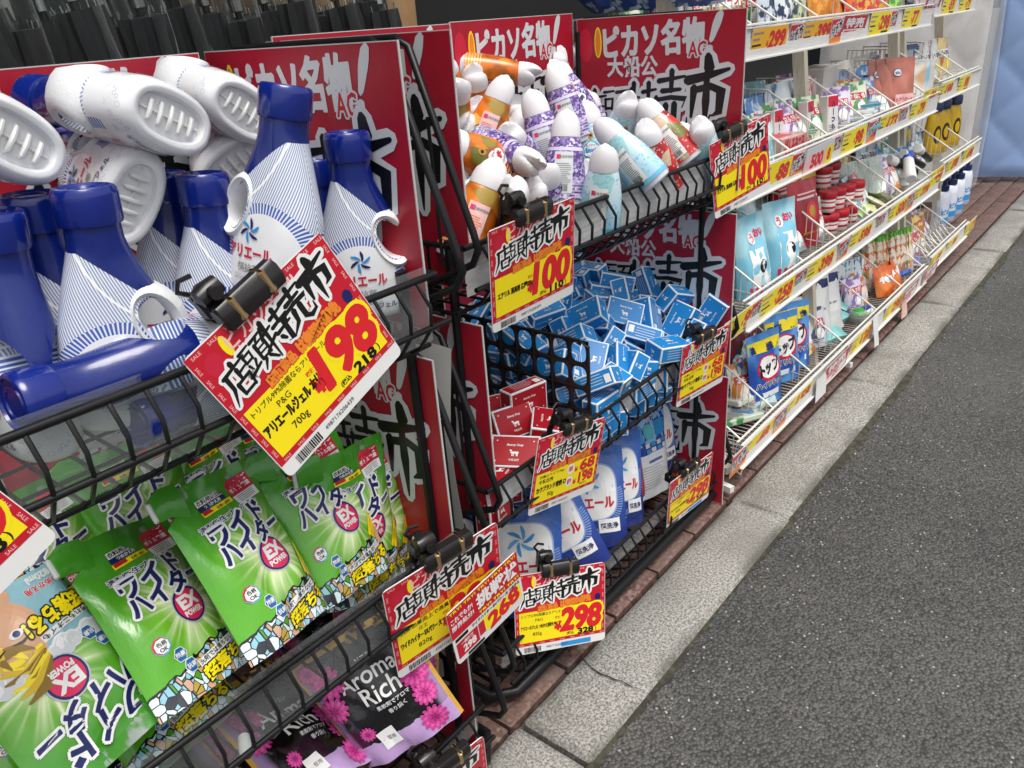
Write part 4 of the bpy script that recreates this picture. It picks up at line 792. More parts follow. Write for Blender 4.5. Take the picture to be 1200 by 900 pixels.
# black plastic mesh divider
M_NET = mat('black_net', (.012, .012, .012), .3, fn=wear((.013, .013, .013), .3, 50, .3))
dv = thing('mesh_divider', 'black plastic mesh divider between red and blue soap cartons', 'divider', Matrix.Translation((1.248, .865, .42)))
D = MB(); W_, H_ = .38, .27; cols, rows = 8, 5; cw, ch = W_/cols, H_/rows
for i in range(cols):
    for j in range(rows):
        cy, cz = (i+.5)*cw, (j+.5)*ch; inn = []; out = []
        for k in range(24):
            a = 2*pi*k/24; c, s = math.cos(a), math.sin(a)
            inn.append((cy+cw*.40*math.copysign(abs(c)**.75, c), cz+ch*.41*math.copysign(abs(s)**.75, s)))
            q = 1/max(abs(c), abs(s)); out.append((cy+cw*.5*c*q, cz+ch*.5*s*q))
        for x0, fl in ((-.0022, 1), (.0022, -1)):
            vs = [(x0, *p) for p in out]+[(x0*.6, *p) for p in inn]; D.add(vs, [(k, (k+1) % 24, 24+(k+1) % 24, 24+k)[::fl] for k in range(24)])
        D.add([(-.0013, *p) for p in inn]+[(.0013, *p) for p in inn], [(k, 24+k, 24+(k+1) % 24, (k+1) % 24) for k in range(24)])
for i in range(cols+1): D.bar((0, i*cw, 0), (0, i*cw, H_+(.004 if 0 < i < cols else -.01)), .0034, n=6)
for j in range(rows+1): D.path([(0, 0, j*ch-(.012 if j == rows else 0)), (0, .02, j*ch), (0, W_-.02, j*ch), (0, W_, j*ch-(.012 if j == rows else 0))], .0034, 6)
D.build('net', M_NET, dv, 60)

# ================================================================ REFILL POUCHES
def pouch(w, h, d, seed, spout=False, nx=20, ny=28, wr=.0022, top=.9, body_mat=None, back_mat=None):
    r = random.Random(seed); ph = [r.uniform(0, 6.28) for _ in range(8)]; fx = [r.uniform(9, 19) for _ in range(4)]
    def prof(u, v):
        e = max(0, 1-abs(2*u-1)**2.6)**.62
        s = .82+.18*math.sin(min(1, v/.3)*pi/2) if v < .3 else (max(0, math.cos((v-.3)/(top-.3)*pi/2)) if v < top else 0)
        return e*s
    def wk(u, v):
        e = max(0, 1-abs(2*u-1)**4); return e*wr*(math.sin(fx[0]*u+ph[0]+5*v)+.8*math.sin(fx[1]*v+ph[1]-6*u)+.6*math.sin(fx[2]*(u+v)+ph[2])+.4*math.sin(26*(u-v)+ph[3]))+.004*math.sin(3*u+ph[4])*v
    def L(v): return 0 if not spout or v < .84 else min(1, (v-.84)/.045)*.2
    G = []; m = MB()
    for sg in (-1, 1):
        vs = []; g_ = []
        for j in range(ny+1):
            v = j/ny; row = []
            for i in range(nx+1):
                u = L(v)+(1-L(v))*i/nx; y = sg*d/2*prof(u, v)*(1 if sg < 0 else .85)+wk(u, v)
                if sg > 0: y = sg*d/2*prof(u, v)*.85+wk(u, v)*.9+.0003
                xx = (u-.5)*w*(1-.05*prof(.5, v)*(1 if v < .8 else 0)); row.append((xx, y, v*h)); m.uv.append((u, v))
            vs += row; g_.append(row)
        fs = [(j*(nx+1)+i, j*(nx+1)+i+1, (j+1)*(nx+1)+i+1, (j+1)*(nx+1)+i) for j in range(ny) for i in range(nx)]
        m.add(vs, fs if sg < 0 else [f[::-1] for f in fs], 0 if sg < 0 else 1)
        if sg < 0: G = g_
    n1 = nx+1; N = (ny+1)*n1
    m.f += [(i, N+i, N+i+1, i+1) for i in range(nx)]; m.m += [1]*nx
    if spout:
        m.uv += [(.02, .9)]*64; P = [(-.5*w+.22*w, 0, .93*h), (-.5*w+.06*w, 0, .955*h), (-.5*w-.05*w, 0, .935*h)]
        rings = []
        for (x, y, z), hh in zip(P, (.026, .021, .016)): rings.append([(x, .006*math.cos(2*pi*k/10), z+hh*math.sin(2*pi*k/10)) for k in range(10)])
        m.loft(rings, 0)
    me = m.mesh('pouch', [body_mat, back_mat or body_mat], 50)
    def surf(x, y, l):
        fu = min(max(x/w+.5, 0), 1)*nx; fv = min(max(y/h, 0), 1)*ny; i = min(int(fu), nx-1); j = min(int(fv), ny-1); a, b = fu-i, fv-j
        q = (G[j][i][1]*(1-a)+G[j][i+1][1]*a)*(1-b)+(G[j+1][i][1]*(1-a)+G[j+1][i+1][1]*a)*b
        sx = G[j][nx][0]*(1-b)+G[j+1][nx][0]*b; return (x*(sx/(w/2)), q-l-.0009, y)
    return me, surf
def m_green(b):
    u, v, _ = b.co('UV'); du = (u-.6)*.7; dv_ = v-.47; r = (du*du+dv_*dv_).sqrt(); an = b.at2(dv_, du)
    ray_ = ((an*9+(an*5).sin()*1.5).sin()*.5+.5).pw(3)+((an*23).sin()*.5+.5).pw(6)*.6
    g = b.mix(v.sm(.3, .95), hx('57a81e'), hx('3f8f22')); g = b.mix(r.sm(.42, .0)*.5, g, hx('9bd03a'))
    c = b.mix((ray_*r.sm(.36, .08)).mn(1)*.85, g, hx('eef6c8')); c = b.mix(r.sm(.2, .06)*.7, c, hx('f2f8cc'))
    n = b.noise(6, 2, b.vec('UV')); edge = .2+(n-.5)*.14+(u-.5)*.16
    sep = b.new('ShaderNodeSeparateColor'); uv = b.vec('UV', (19, 21, 1)); vc = b.vor(1.0, uv, out='Color'); b.nt.links.new(vc.k, sep.inputs[0]); q = S(b, sep.outputs[0])
    com = b.grad(q, [(0, hx('8fc4d4')), (.3, hx('d8e6ea')), (.5, hx('4f9a28')), (.6, hx('cfa488')), (.74, hx('b8a048')), (.84, hx('2a3038')), (.93, hx('dfe6e8'))], True)
    ln = b.vor(1.0, uv, 'DISTANCE_TO_EDGE'); com = b.mix(ln.lt(.05), com, hx('15181c'))
    c = b.mix(v.lt(edge), c, com); c = b.mix((v-edge).abs().lt(.006), c, hx('15181c'))
    return {'c': c, 'r': .2, 'b': b.noise(9, 3), 'bs': .25, 'bd': .006}
M_GRN = mat('pouch_green', fn=m_green, coat=.5)
M_GRNB = mat('pouch_green_back', fn=lambda b: {'c': b.mix(b.noise(7, 3).sm(.45, .6), hx('3d8420'), hx('8f9a90')), 'r': .3})
def green_print():
    p = PR(); X = lambda u: (u-.5)*.175; Y = lambda v: v*.245
    p.rect(X(.3), Y(.86), X(.6), Y(.895), WHITE, 0, (4, 1), 4); p.text('衣料用漂白剤', X(.45), Y(.878), .007, BLACK, 1, .03, rot=4, w=.05); p.rect(X(.3), Y(.83), X(.58), Y(.858), NAVY, 0, (4, 1), 4); p.text('つめかえ用', X(.44), Y(.844), .005, WHITE, 1, .03, rot=4)
    p.rect(X(.3), Y(.796), X(.62), Y(.826), YEL, 0, (4, 1), 4); p.rect(X(.31), Y(.8), X(.42), Y(.822), RED, .5, (2, 1), 4); p.text('詰替1.2回分', X(.52), Y(.812), .0042, BLACK, 1, .02, rot=4)
    p.rect(X(.64), Y(.83), X(.92), Y(.925), CRIM, 0, (4, 2), 5); p.text('大サイズ', X(.78), Y(.9), .009, WHITE, 1, .03, rot=5, w=.042); p.text('ボトル容量', X(.78), Y(.86), .007, WHITE, 1, .03, rot=5, w=.042); p.rect(X(.64), Y(.77), X(.92), Y(.828), WHITE, 0, (4, 1), 5)
    for i in range(4): p.rect(X(.67), Y(.783+.011*i), X(.88), Y(.787+.011*i), GREY, 1, (3, 1), 5)
    p.text('清潔衛生ブースター', X(.5), Y(.745), .0085, NAVY, 1, .03, w=.115, rot=3, out=WHITE, ob=.12)
    p.text('ワイド', X(.5), Y(.685), .027, NAVY, 2, .045, w=.1, rot=5, shear=.15, out=WHITE, ob=.13, res=3); p.text('ハイター', X(.53), Y(.578), .028, NAVY, 2, .045, w=.125, rot=5, shear=.15, out=WHITE, ob=.13, res=3)
    cx, cy = X(.6), Y(.44)
    p.disc(cx, cy, .0262, ink('grey_rim', 'b8c0c8'), 0, 28); p.disc(cx, cy, .0245, NAVY, .6, 28); p.disc(cx, cy-.0004, .0215, PINK, 1.2, 28); p.text('EX', cx+.0005, cy+.005, .0165, WHITE, 2.2, .06, w=.029, rot=3, res=3); p.text('POWER', cx, cy-.0105, .007, WHITE, 2.2, .05, w=.03, rot=3)
    for (u, v, s, k) in ((.2, .32, '色柄', 0), (.3, .235, '除菌', 1), (.34, .16, '抗菌', 1)):
        if k == 0: p.disc(X(u), Y(v), .0125, TEAL, 0, 8, None, 22); p.disc(X(u)-.001, Y(v)+.0008, .0112, CRIM, .4, 8, None, 22); p.disc(X(u), Y(v), .0098, WHITE, .8, 8, None, 22); p.text('色柄', X(u), Y(v)+.003, .006, BLACK, 1.4, .03); p.text('OK', X(u), Y(v)-.0045, .005, BLACK, 1.4, .03)
        else: p.disc(X(u), Y(v), .0105, WHITE, 0, 6); p.disc(X(u), Y(v), .0094, ink('hex_blue', '1e5f9e'), .6, 6); p.text(s, X(u), Y(v), .007, WHITE, 1.2, .03)
    p.rect(X(.4), Y(.145), X(.95), Y(.185), WHITE, .5, (5, 1), 8); p.text('洗剤では落ちないニオイ', X(.67), Y(.167), .0075, BLACK, 1.4, .02, w=.092, rot=8); p.text('超落ちる!', X(.68), Y(.098), .019, YEL, 2.4, .05, w=.1, rot=8, shear=.12, out=BLACK, ob=.1, res=2)
    for k in range(6): p.stroke([(.0, 0, .1), (.4, .5, .2), (.55, 1, .05)], YEL if k % 2 else ink('hair', 'd8b428'), 1+.2*k, .028+.003*k, X(.9)-.004*k, Y(.2)+.003*k)
    p.disc(X(.93), Y(.225), .011, SKIN, 2.6, 12, .016); p.disc(X(.945), Y(.205), .004, BLACK, 3.2, 8, .006)
    return p
gp = green_print(); GREEN = []
for sd_ in (1, 2, 3):
    me, sf = pouch(.175, .245, .062, sd_*7, True, wr=.0026, body_mat=M_GRN, back_mat=M_GRNB); GREEN.append((me, gp.mesh('pouch_print', sf)))
def face_print():
    p = PR(); X = lambda u: (u-.5)*.175; Y = lambda v: v*.245
    p.rect(X(.02), Y(.02), X(.98), Y(.42), ink('comic_teal', '8fbcc8'), 0, (12, 8)); p.disc(X(.62), Y(.24), .040, SKIN, 1, 26, .046); p.disc(X(.6), Y(.05), .03, SKIN, .6, 16, .02)
    hair = (YEL, ink('hair', 'd8b428'), ink('hair_dark', '8a6a18'))
    for k in range(9): p.stroke([(0, 0, .1), (.25, .35, .22), (.2, .75, .16), (.35, 1.05, .03)], hair[k % 3], 2+.15*k, .045, X(.82)+.004*(k % 3)-.002*k, Y(.1)+.004*k, 0, 0, -25+12*k)
    for k in range(6): p.stroke([(0, 0, .05), (.5, .22, .16), (1, .1, .03)], hair[k % 3], 2.2+.15*k, .055, X(.5), Y(.36)+.0035*k, 0, 0, -14+8*k)
    for x in (.57, .75): p.disc(X(x), Y(.25), .008, WHITE, 3.6, 14, .0055); p.disc(X(x), Y(.25), .0042, NAVY, 4.2, 10); p.stroke([(0, 0, .03), (.5, .14, .09), (1, 0, .02)], BLACK, 4.4, .024, X(x)-.012, Y(.285))
    p.disc(X(.66), Y(.135), .009, CRIM, 3.6, 14, .0065); p.disc(X(.66), Y(.135), .006, BLACK, 4.2, 12, .0035); p.stroke([(0, .3, .03), (.1, 0, .05), (.25, .02, .02)], ink('skin_line', 'a87a5c'), 3.8, .03, X(.66), Y(.18))
    p.stroke([(0, 0, .06), (.5, .35, .1), (1, .4, .05)], ink('deep_blue', '1e4a8a'), 1.6, .07, X(.42), Y(.0)+.004)
    p.text('820ml', X(.2), Y(.06), .009, WHITE, 2, .04); p.text('つめかえ用', X(.22), Y(.11), .008, CRIM, 2, .04, out=WHITE)
    p.text('超落ちる!', X(.28), Y(.26), .024, YEL, 3, .05, w=.085, rot=6, shear=.12, out=BLACK, ob=.1); p.rect(X(.05), Y(.315), X(.48), Y(.35), WHITE, 2, (5, 1), 6); p.text('汚れもニオイも', X(.27), Y(.333), .007, BLACK, 3, .02, w=.07, rot=6)
    for k in range(14): p.disc(X(.02+.073*k), Y(.42), .008+.003*(k % 3), WHITE, .6, 10); p.disc(X(.02+.073*k), Y(.425), .006+.003*(k % 3), PALE, .9, 10)
    cx, cy = X(.5), Y(.55)
    p.disc(cx, cy, .0275, ink('grey_rim', 'b8c0c8'), 1, 28); p.disc(cx, cy, .0255, NAVY, 1.6, 28); p.disc(cx, cy, .0225, PINK, 2.2, 28); p.text('EX', cx, cy+.005, .0175, WHITE, 3, .06, w=.031, res=3); p.text('POWER', cx, cy-.0105, .0075, WHITE, 3, .05, w=.032)
    p.text('ワイド', X(.45), Y(.84), .03, NAVY, 2, .045, w=.11, rot=5, shear=.15, out=WHITE, ob=.13, res=3); p.text('ハイター', X(.5), Y(.72), .03, NAVY, 2, .045, w=.135, rot=5, shear=.15, out=WHITE, ob=.13, res=3)
    for (u, v, s) in ((.14, .5, '除菌'), (.2, .44, '抗菌')): p.disc(X(u), Y(v), .0105, WHITE, 1, 6); p.disc(X(u), Y(v), .0094, ink('hex_blue', '1e5f9e'), 1.6, 6); p.text(s, X(u), Y(v), .007, WHITE, 2.2, .03)
    return p
me, sf = pouch(.175, .245, .062, 77, True, wr=.0018, body_mat=M_GRN, back_mat=M_GRNB); GREEN.append((me, face_print().mesh('pouch_print', sf)))
def green(M, lab, v=0):
    o = thing('refill_pouch', lab, 'refill pouch', M, 'green bleach refill pouches in the basket'); link('body', GREEN[v][0], o); link('printed_front', GREEN[v][1], o)
    c = MB(); c.box((-.098, 0, .2285), (.007, .006, .028), bev=.002); c.build('spout_seal', mat('seal_grey', (.55, .57, .56), .3), o)
dz = Matrix.Translation((0, 0, -.245))
green(TQ((.32, .996, .72), (.9188, -.3392, .0685, .1901)) @ dz, 'green refill pouch leaning right side up next to the upside down one', 0)
green(TQ((.427, .935, .768), (.9368, -.2862, .0562, .1934)) @ dz, 'green refill pouch second from the upside down one', 1)
green(TQ((.59, .965, .735), (.9715, -.2248, .0319, .0677)) @ dz, 'green refill pouch partly behind the lower corner of 198 card', 2)
green(TQ((.655, .93, .705), (.9845, -.0717, .061, .0458)) @ dz, 'green refill pouch standing upright behind the third leaning one', 0)
green(TQ((.70, .955, .675), (.9845, -.05, .05, -.03)) @ dz, 'green refill pouch at the back against the red end poster', 1)
green(Matrix.Translation((.2, .82, .545)) @ RZ(12) @ RX(-46) @ Matrix.Translation((0, 0, .245)) @ RY(180), 'upside down green refill pouch with a comic face at the end of the basket', 3)
for i, (x, y, z, rx, rz) in enumerate([(.28, 1.12, .5, -22, 6), (.42, 1.13, .5, -18, -5), (.12, 1.1, .5, -24, 8), (.56, 1.13, .47, -16, 4), (.02, 1.0, .47, -35, 10), (.66, 1.14, .46, -12, -8), (.18, .98, .43, -50, 20), (.42, .96, .43, -52, 8), (.6, .95, .42, -45, -4), (.3, .88, .43, -60, 5), (.02, .9, .43, -60, 5)]):
    green(Matrix.Translation((x, y, z)) @ RZ(rz) @ RX(rx), 'green refill pouch buried behind the front row in the basket', i % 3)

# blue laundry gel pouches
def m_blue(b):
    u, v, _ = b.co('UV'); n = b.noise(4, 2, b.vec('UV')); c = b.mix(v.sm(.0, 1)+(n-.5)*.3, hx('22347e'), hx('3d68b8')); c = b.mix((u-v*.2-.2).abs().lt(.03), c, hx('4a78c4'))
    du, dv_ = (u-.5)*.75, v-.5; r = (du*du+dv_*dv_).sqrt(); an = b.at2(dv_, du); c = b.mix(r.gt(.3)*r.lt(.36)*(an*14).fract().gt(.5)*dv_.lt(.1)*.6, c, hx('9ab4dc'))
    return {'c': c, 'r': .22, 'b': b.noise(10, 3), 'bs': .3, 'bd': .006}
M_BLUP = mat('pouch_blue', fn=m_blue, coat=.4)
M_BLUB = mat('pouch_blue_back', fn=lambda b: (lambda u, v: {'c': b.mix(v.lt(.5), b.mix(v.gt(.6)*b.noise(9, 2, b.vec('UV')).gt(.5), hx('27408f'), hx('7fb4de')), hx('d8dade')), 'r': .25})(*b.co('UV')[:2]), coat=.4)
def ariel_print():
    p = PR(); X = lambda u: (u-.5)*.16; Y = lambda v: v*.22
    P = [(X(.1), Y(.74)), (X(.5), Y(.86)), (X(.9), Y(.74)), (X(.88), Y(.42)), (X(.7), Y(.32)), (X(.3), Y(.32)), (X(.12), Y(.42))]
    p.disc(0, Y(.57), .064, ink('label_line', '8aa4d4'), 0, 36, .062, 0, 3.4); p.disc(0, Y(.57), .061, WHITE, .6, 36, .059, 0, 3.4); p.wheel(0, Y(.69), .027, 1.4, (SKYB, ink('mid_blue', '57a8dc'))); p.text('アリエール', 0, Y(.47), .023, CRIM, 1.4, .045, w=.108)
    p.rect(X(.6), Y(.16), X(.9), Y(.3), WHITE, 1, (3, 2)); p.text('超洗浄', X(.75), Y(.23), .013, NAVY, 2, .03, w=.04); p.text('部屋干し', X(.3), Y(.22), .011, WHITE, 1, .02)
    for i in range(3): p.disc(X(.2+.14*i), Y(.12), .0085, PALE, 1, 6)
    p.rect(X(.04), Y(.3), X(.13), Y(.9), CRIM, 1.5, (1, 6)); p.text('抗菌99.9%', X(.085), Y(.6), .009, WHITE, 2.4, .04, rot=-90, w=.11)
    return p
def ariel_side():
    p = PR(); X = lambda u: (u-.5)*.16; Y = lambda v: v*.22
    p.rect(X(.1), Y(.1), X(.9), Y(.75), CRIM, 0, (4, 6)); p.text('まるごと', 0, Y(.7), .014, WHITE, 1, .05, w=.09); p.text('抗', 0, Y(.57), .036, WHITE, 1, .05); p.text('菌', 0, Y(.4), .036, WHITE, 1, .05); p.text('99.9%', 0, Y(.24), .022, WHITE, 1, .05, w=.09); p.rect(X(.1), Y(.04), X(.9), Y(.09), WHITE, 1, (4, 1))
    return p
def ariel_back():
    p = PR(); X = lambda u: (u-.5)*.16; Y = lambda v: v*.22
    p.text('すすぎ1回で', 0, Y(.87), .01, PALE, 1, .02); p.rect(X(.1), Y(.64), X(.36), Y(.82), SKYB, .5, (2, 2)); p.rect(X(.66), Y(.66), X(.92), Y(.82), SKYB, .5, (2, 2)); p.disc(0, Y(.73), .018, TEAL, .5)
    for i in range(4):
        for j in range(2): p.rect(X(.36+i*.14), Y(.51+j*.06), X(.47+i*.14), Y(.555+j*.06), PALE if (i+j) % 2 else SKYB, 1)
    p.rect(X(.4), Y(.4), X(.72), Y(.43), ink('steel_blue', '4a6a9a'), 1, (3, 1))
    for i in range(9): p.rect(X(.12), Y(.36-i*.03), X(.84-rnd.random()*.2), Y(.367-i*.03), GREY, 1, (4, 1))
    return p
AR = []
for k, (pr, bm) in enumerate(((ariel_print(), M_BLUP), (ariel_side(), M_BLUP), (ariel_back(), M_BLUB))):
    me, sf = pouch(.16, .22, .045, 31+k, False, body_mat=bm, back_mat=M_BLUP, wr=.0010); AR.append((me, pr.mesh('pouch_print', sf)))
def gelp(M, lab, k=0):
    o = thing('gel_pouch', lab, 'refill pouch', M @ Matrix.Scale(1.14, 4), 'blue laundry gel refill pouches in the bottom basket'); link('body', AR[k][0], o); link('printed_front', AR[k][1], o)
dz2 = Matrix.Translation((0, 0, -.22))
gelp(TQ((1.171, .966, .328), (.8994, -.1431, -.1483, -.3854)) @ dz2, 'blue gel pouch with big white label leaning behind the 298 card', 0)
gelp(Matrix.Translation((1.045, .91, .11)) @ RZ(-48) @ RX(-12), 'blue gel pouch partly hidden by the overlapping price cards', 0)
gelp(Matrix.Translation((1.34, .93, .10)) @ RZ(-52) @ RX(-14) @ RY(-3), 'blue gel pouch showing its white label behind the price card of red soaps', 0)
gelp(Matrix.Translation((1.42, .955, .09)) @ RZ(-20) @ RX(-8) @ Matrix.Scale(.6, 4, (1, 0, 0)), 'narrow gel pouch turned to its red antibacterial side band', 1)
gelp(Matrix.Translation((1.51, 1.0, .10)) @ RZ(-15) @ RX(-6) @ Matrix.Scale(.6, 4, (1, 0, 0)), 'second gel pouch showing a red side band, farther in', 1)
gelp(Matrix.Translation((1.635, .945, .085)) @ RZ(-8) @ RX(-10) @ RY(6), 'standing gel pouch with white back panel towards the street', 2)
gelp(Matrix.Translation((1.475, .93, .085)) @ RZ(-38) @ RX(-10) @ Matrix.Scale(.7, 4, (1, 0, 0)), 'blue gel pouch edge on beside the red side bands', 0)
gelp(Matrix.Translation((1.735, .985, .085)) @ RZ(-20) @ RX(-8), 'blue gel pouch behind the one with white back panel', 0)
gelp(Matrix.Translation((1.55, .955, .085)) @ RZ(-12) @ RX(-8) @ Matrix.Scale(.7, 4, (1, 0, 0)), 'gel pouch with red side band next to the white backed one', 1)
for x, y, rz, rx in ((1.2, 1.12, -25, -10), (1.36, 1.14, -20, -8), (1.6, 1.13, -20, -8), (1.72, 1.08, -10, -5), (1.0, 1.08, -30, -12), (1.5, 1.17, -10, -5)):
    gelp(Matrix.Translation((x, y, .08)) @ RZ(rz) @ RX(rx), 'blue gel pouch in the shaded back row of the bottom basket', 0)
for x, y, rz in ((1.16, .95, 10), (1.38, .96, -5), (1.02, 1.02, 5)):
    gelp(Matrix.Translation((x, y-.05, .075)) @ RZ(rz) @ RX(-82), 'blue gel pouch lying flat under the standing ones', 0)

# black softener pouches with flowers
def m_aroma(b):
    u, v, _ = b.co('UV'); n = b.noise(5, 3, b.vec('UV')); e = ((u-.5).abs()*2).sm(.55, .95)+(n-.5)*.5
    c = b.mix(e.sm(.45, .9)*.8, hx('0e0d10'), hx('a98ab8')); c = b.mix(v.lt(.18+(n-.5)*.2), c, hx('b394c4')); c = b.mix((u-.5).abs().gt(.472), c, hx('c89a3c')); c = b.mix(v.gt(.95), c, hx('c89a3c'))
    return {'c': c, 'r': .2, 'b': b.noise(10, 3), 'bs': .3, 'bd': .006}
M_ARO = mat('pouch_aroma', fn=m_aroma, coat=.6); M_AROB = mat('pouch_gold_back', fn=lambda b: {'c': b.mix(b.noise(9, 3).gt(.5), hx('2a1c12'), hx('a8803a')), 'r': .3}, metal=.4)
def flower(p, cx, cy, r, l, a0=0):
    for ring, (rr, n, m) in enumerate(((1.0, 13, MAG), (.8, 11, ink('rose', 'd85a9e')), (.58, 9, MAG), (.34, 6, ink('deep_rose', '8e1f5e')))):
        for k in range(n):
            a = a0+2*pi*k/n+ring*.3; t = r*rr; P = [(0, 0), (t*.6, t*.2), (t*.95, t*.11), (t, 0), (t*.95, -t*.11), (t*.6, -t*.2)]
            p.poly([(cx+x*math.cos(a)-y*math.sin(a), cy+x*math.sin(a)+y*math.cos(a)) for x, y in P], m, l+ring*.5+.02*k)
def aroma_print():
    p = PR(); X = lambda u: (u-.5)*.18; Y = lambda v: v*.2
    p.text('ソフラン', X(.58), Y(.79), .007, WHITE, 1, .02); p.text('Aroma', X(.52), Y(.68), .026, WHITE, 1, .012, w=.095, res=4); p.text('Rich', X(.55), Y(.53), .026, WHITE, 1, .012, w=.062, res=4)
    p.text('柔軟剤でアロマ', X(.6), Y(.42), .0075, PALE, 1, .02); p.text('香り続く', X(.6), Y(.36), .0075, PALE, 1, .02); p.rect(X(.3), Y(.1), X(.47), Y(.25), WHITE, 1, (2, 2), 6); p.text('詰替用', X(.385), Y(.175), .007, GREY, 2, .02)
    flower(p, X(.2), Y(.75), .026, 1); flower(p, X(.12), Y(.55), .022, 1, .3); flower(p, X(.86), Y(.5), .024, 1, .2); flower(p, X(.85), Y(.33), .02, 1.5, .4); flower(p, X(.8), Y(.12), .022, 1, .1); flower(p, X(.25), Y(.28), .013, 1, .3); flower(p, X(.1), Y(.88), .016, 1, .5)
    return p
me, sf = pouch(.18, .2, .045, 55, False, body_mat=M_ARO, back_mat=M_AROB); AM = (me, aroma_print().mesh('pouch_print', sf))
def aroma(M, lab):
    o = thing('softener_pouch', lab, 'refill pouch', Matrix.Translation((0, 0, .012)) @ M @ Matrix.Scale(1.12, 4), 'black and lilac softener refill pouches'); link('body', AM[0], o); link('printed_front', AM[1], o)
aroma(TQ((.565, .879, .381), (.9035, -.1856, -.1606, -.3513)) @ Matrix.Translation((0, 0, -.2)), 'black softener pouch with pink flowers and full lettering above the rim')
aroma(TQ((.459, 1.007, .284), (.8102, -.551, .1188, .1606)) @ Matrix.Translation((0, 0, -.2)), 'black softener pouch lying back, its lettering cut by the gold edge beside it')
aroma(Matrix.Translation((.3, .88, .12)) @ RZ(10) @ RX(-55), 'black softener pouch in shadow with a white spout cap beside it')
aroma(Matrix.Translation((.66, .93, .12)) @ RZ(-60) @ RX(-14), 'gold edged softener pouch turned sideways at the basket end')
for x, y, rz, rx in ((.45, .98, -10, -30), (.62, 1.05, -20, -20), (.25, 1.05, 0, -25), (.4, .9, 0, -80), (.6, .92, 8, -80)): aroma(Matrix.Translation((x, y, .075)) @ RZ(rz) @ RX(rx), 'softener pouch half buried at the back of the lowest basket')
c = MB(); c.lathe([(.004, -.016), (.0085, -.015), (.009, 0), (.0085, .014), (.007, .016), (.004, .0165)], 16); cp = hit(287, 874, 1, .83); c.build('spout_cap', M_WPL, None, 40, M=Matrix.Translation(cp) @ RZ(60) @ RY(78), label='small white screw cap of a spout among the softener pouches', cat='cap')
# ================================================================ WHITE WIRE RACK
M_WW = mat('white_wire', fn=lambda b: {'c': b.mix(b.noise(40, 3).sm(.5, .85)*.35, hx('dcdad2'), hx('a8a498')), 'r': .35}); M_POST = mat('post_cream', fn=wear(hx('cfc8b4'), .3, 20, .45)); M_RAIL = mat('rail_white', fn=wear(hx('dddcd8'), .3, 25, .35))
LEV = {4: (1.162, .955), 3: (.822, .885), 2: (.49, .832), 1: (.062, .825)}; DEP = .40
def bay(xl, xr, lab, dzv, dyv, divs, posts):
    root = thing('wire_rack', lab, 'rack', Matrix.Translation((xl, .83, 0)), 'white wire shelf racks'); ox, oy = xl, .83
    for px in posts:
        m = MB(); m.loft([[(px-ox-.016, y-.02, z), (px-ox+.016, y-.02, z), (px-ox+.016, y+.02, z), (px-ox-.016, y+.02, z)] for y, z in ((.93+dyv-oy, 0), (1.11+dyv-oy, 1.42))]); m.build('post', M_POST, root)
        m = MB(); m.box((px-ox, .21, .022), (.03, .36, .03), bev=.004); m.build('foot', M_POST, root, 40)
    for L, (z, Yf) in LEV.items():
        z += dzv; y0 = Yf+dyv-oy; w = xr-xl; zf = z+.035; m = MB()
        m.path([(0, y0, z+.083), (w, y0, z+.083)], .0036, 6); m.path([(0, y0+.006, zf), (w, y0+.006, zf), (w, y0+DEP, zf), (0, y0+DEP, zf), (0, y0+.006, zf)], .0036, 6); m.path([(0, y0+DEP, zf+.09), (w, y0+DEP, zf+.09)], .0032, 6)
        part = m.build('shelf_frame', M_WW, root, 50)
        m = MB(); n = int(w/.022)
        for i in range(n+1): x = w*i/n; m.path([(x, y0, z+.08), (x, y0+.006, zf), (x, y0+DEP, zf), (x, y0+DEP, zf+.09)], .0013, 4)
        m.build('shelf_wires', M_WW, part)
        m = MB(); m.box((w/2, y0-.012, z+.038), (w, .004, .076), M=None); m.box((w/2, y0-.016, z-.001), (w, .012, .004)); m.box((w/2, y0-.0155, z+.077), (w, .010, .003)); m.build('price_rail', M_RAIL, part)
        for (u, v) in divs[L]:
            x = hit(u, v, 1, Yf+dyv).x-ox
            if not -.03 < x < w+.05: continue
            m = MB(); top = zf+.18; P = [(x, y0, z+.085), (x, y0+.20, top), (x, y0+.23, top+.004), (x, y0+DEP, top+.004), (x, y0+DEP, zf)]
            m.path(P, .0034, 6); m.bar((x, y0, zf+.03), (x, y0+DEP, zf+.06), .0016)
            for k in range(1, 20):
                y = DEP*k/20; t = min(1, y/.2); m.bar((x, y0+y, zf), (x, y0+y, z+.085+(top-z-.085)*t), .0016)
            m.build('divider', M_WW, part, 50)
    return root
DIVA = {4: [(880, 31), (912, 25), (958, 15), (1005, 6), (1045, 2)], 3: [(893, 182), (925, 168), (970, 147), (1015, 130), (1052, 117), (1086, 104)], 2: [(862, 354), (892, 333), (941, 299), (981, 262), (1020, 239), (1058, 220), (1088, 205)], 1: [(868, 505), (907, 461), (952, 418), (990, 378), (1030, 338), (1059, 313), (1084, 290)]}
DIVB = {4: [(1095, 8), (1112, 5), (1136, 0)], 3: [(1092, 98), (1102, 92), (1117, 85), (1133, 78)], 2: [(1100, 183), (1120, 169), (1136, 158)], 1: [(1092, 275), (1103, 267), (1123, 250), (1139, 234)]}
bay(1.93, 3.93, 'white wire rack of toiletries next to the black soap rack', 0, 0, DIVA, (1.97, 2.84, 3.9))
bay(3.96, 4.72, 'white wire rack with yellow bottles, farther along the kerb', .03, .0, DIVB, (4.0, 4.66))
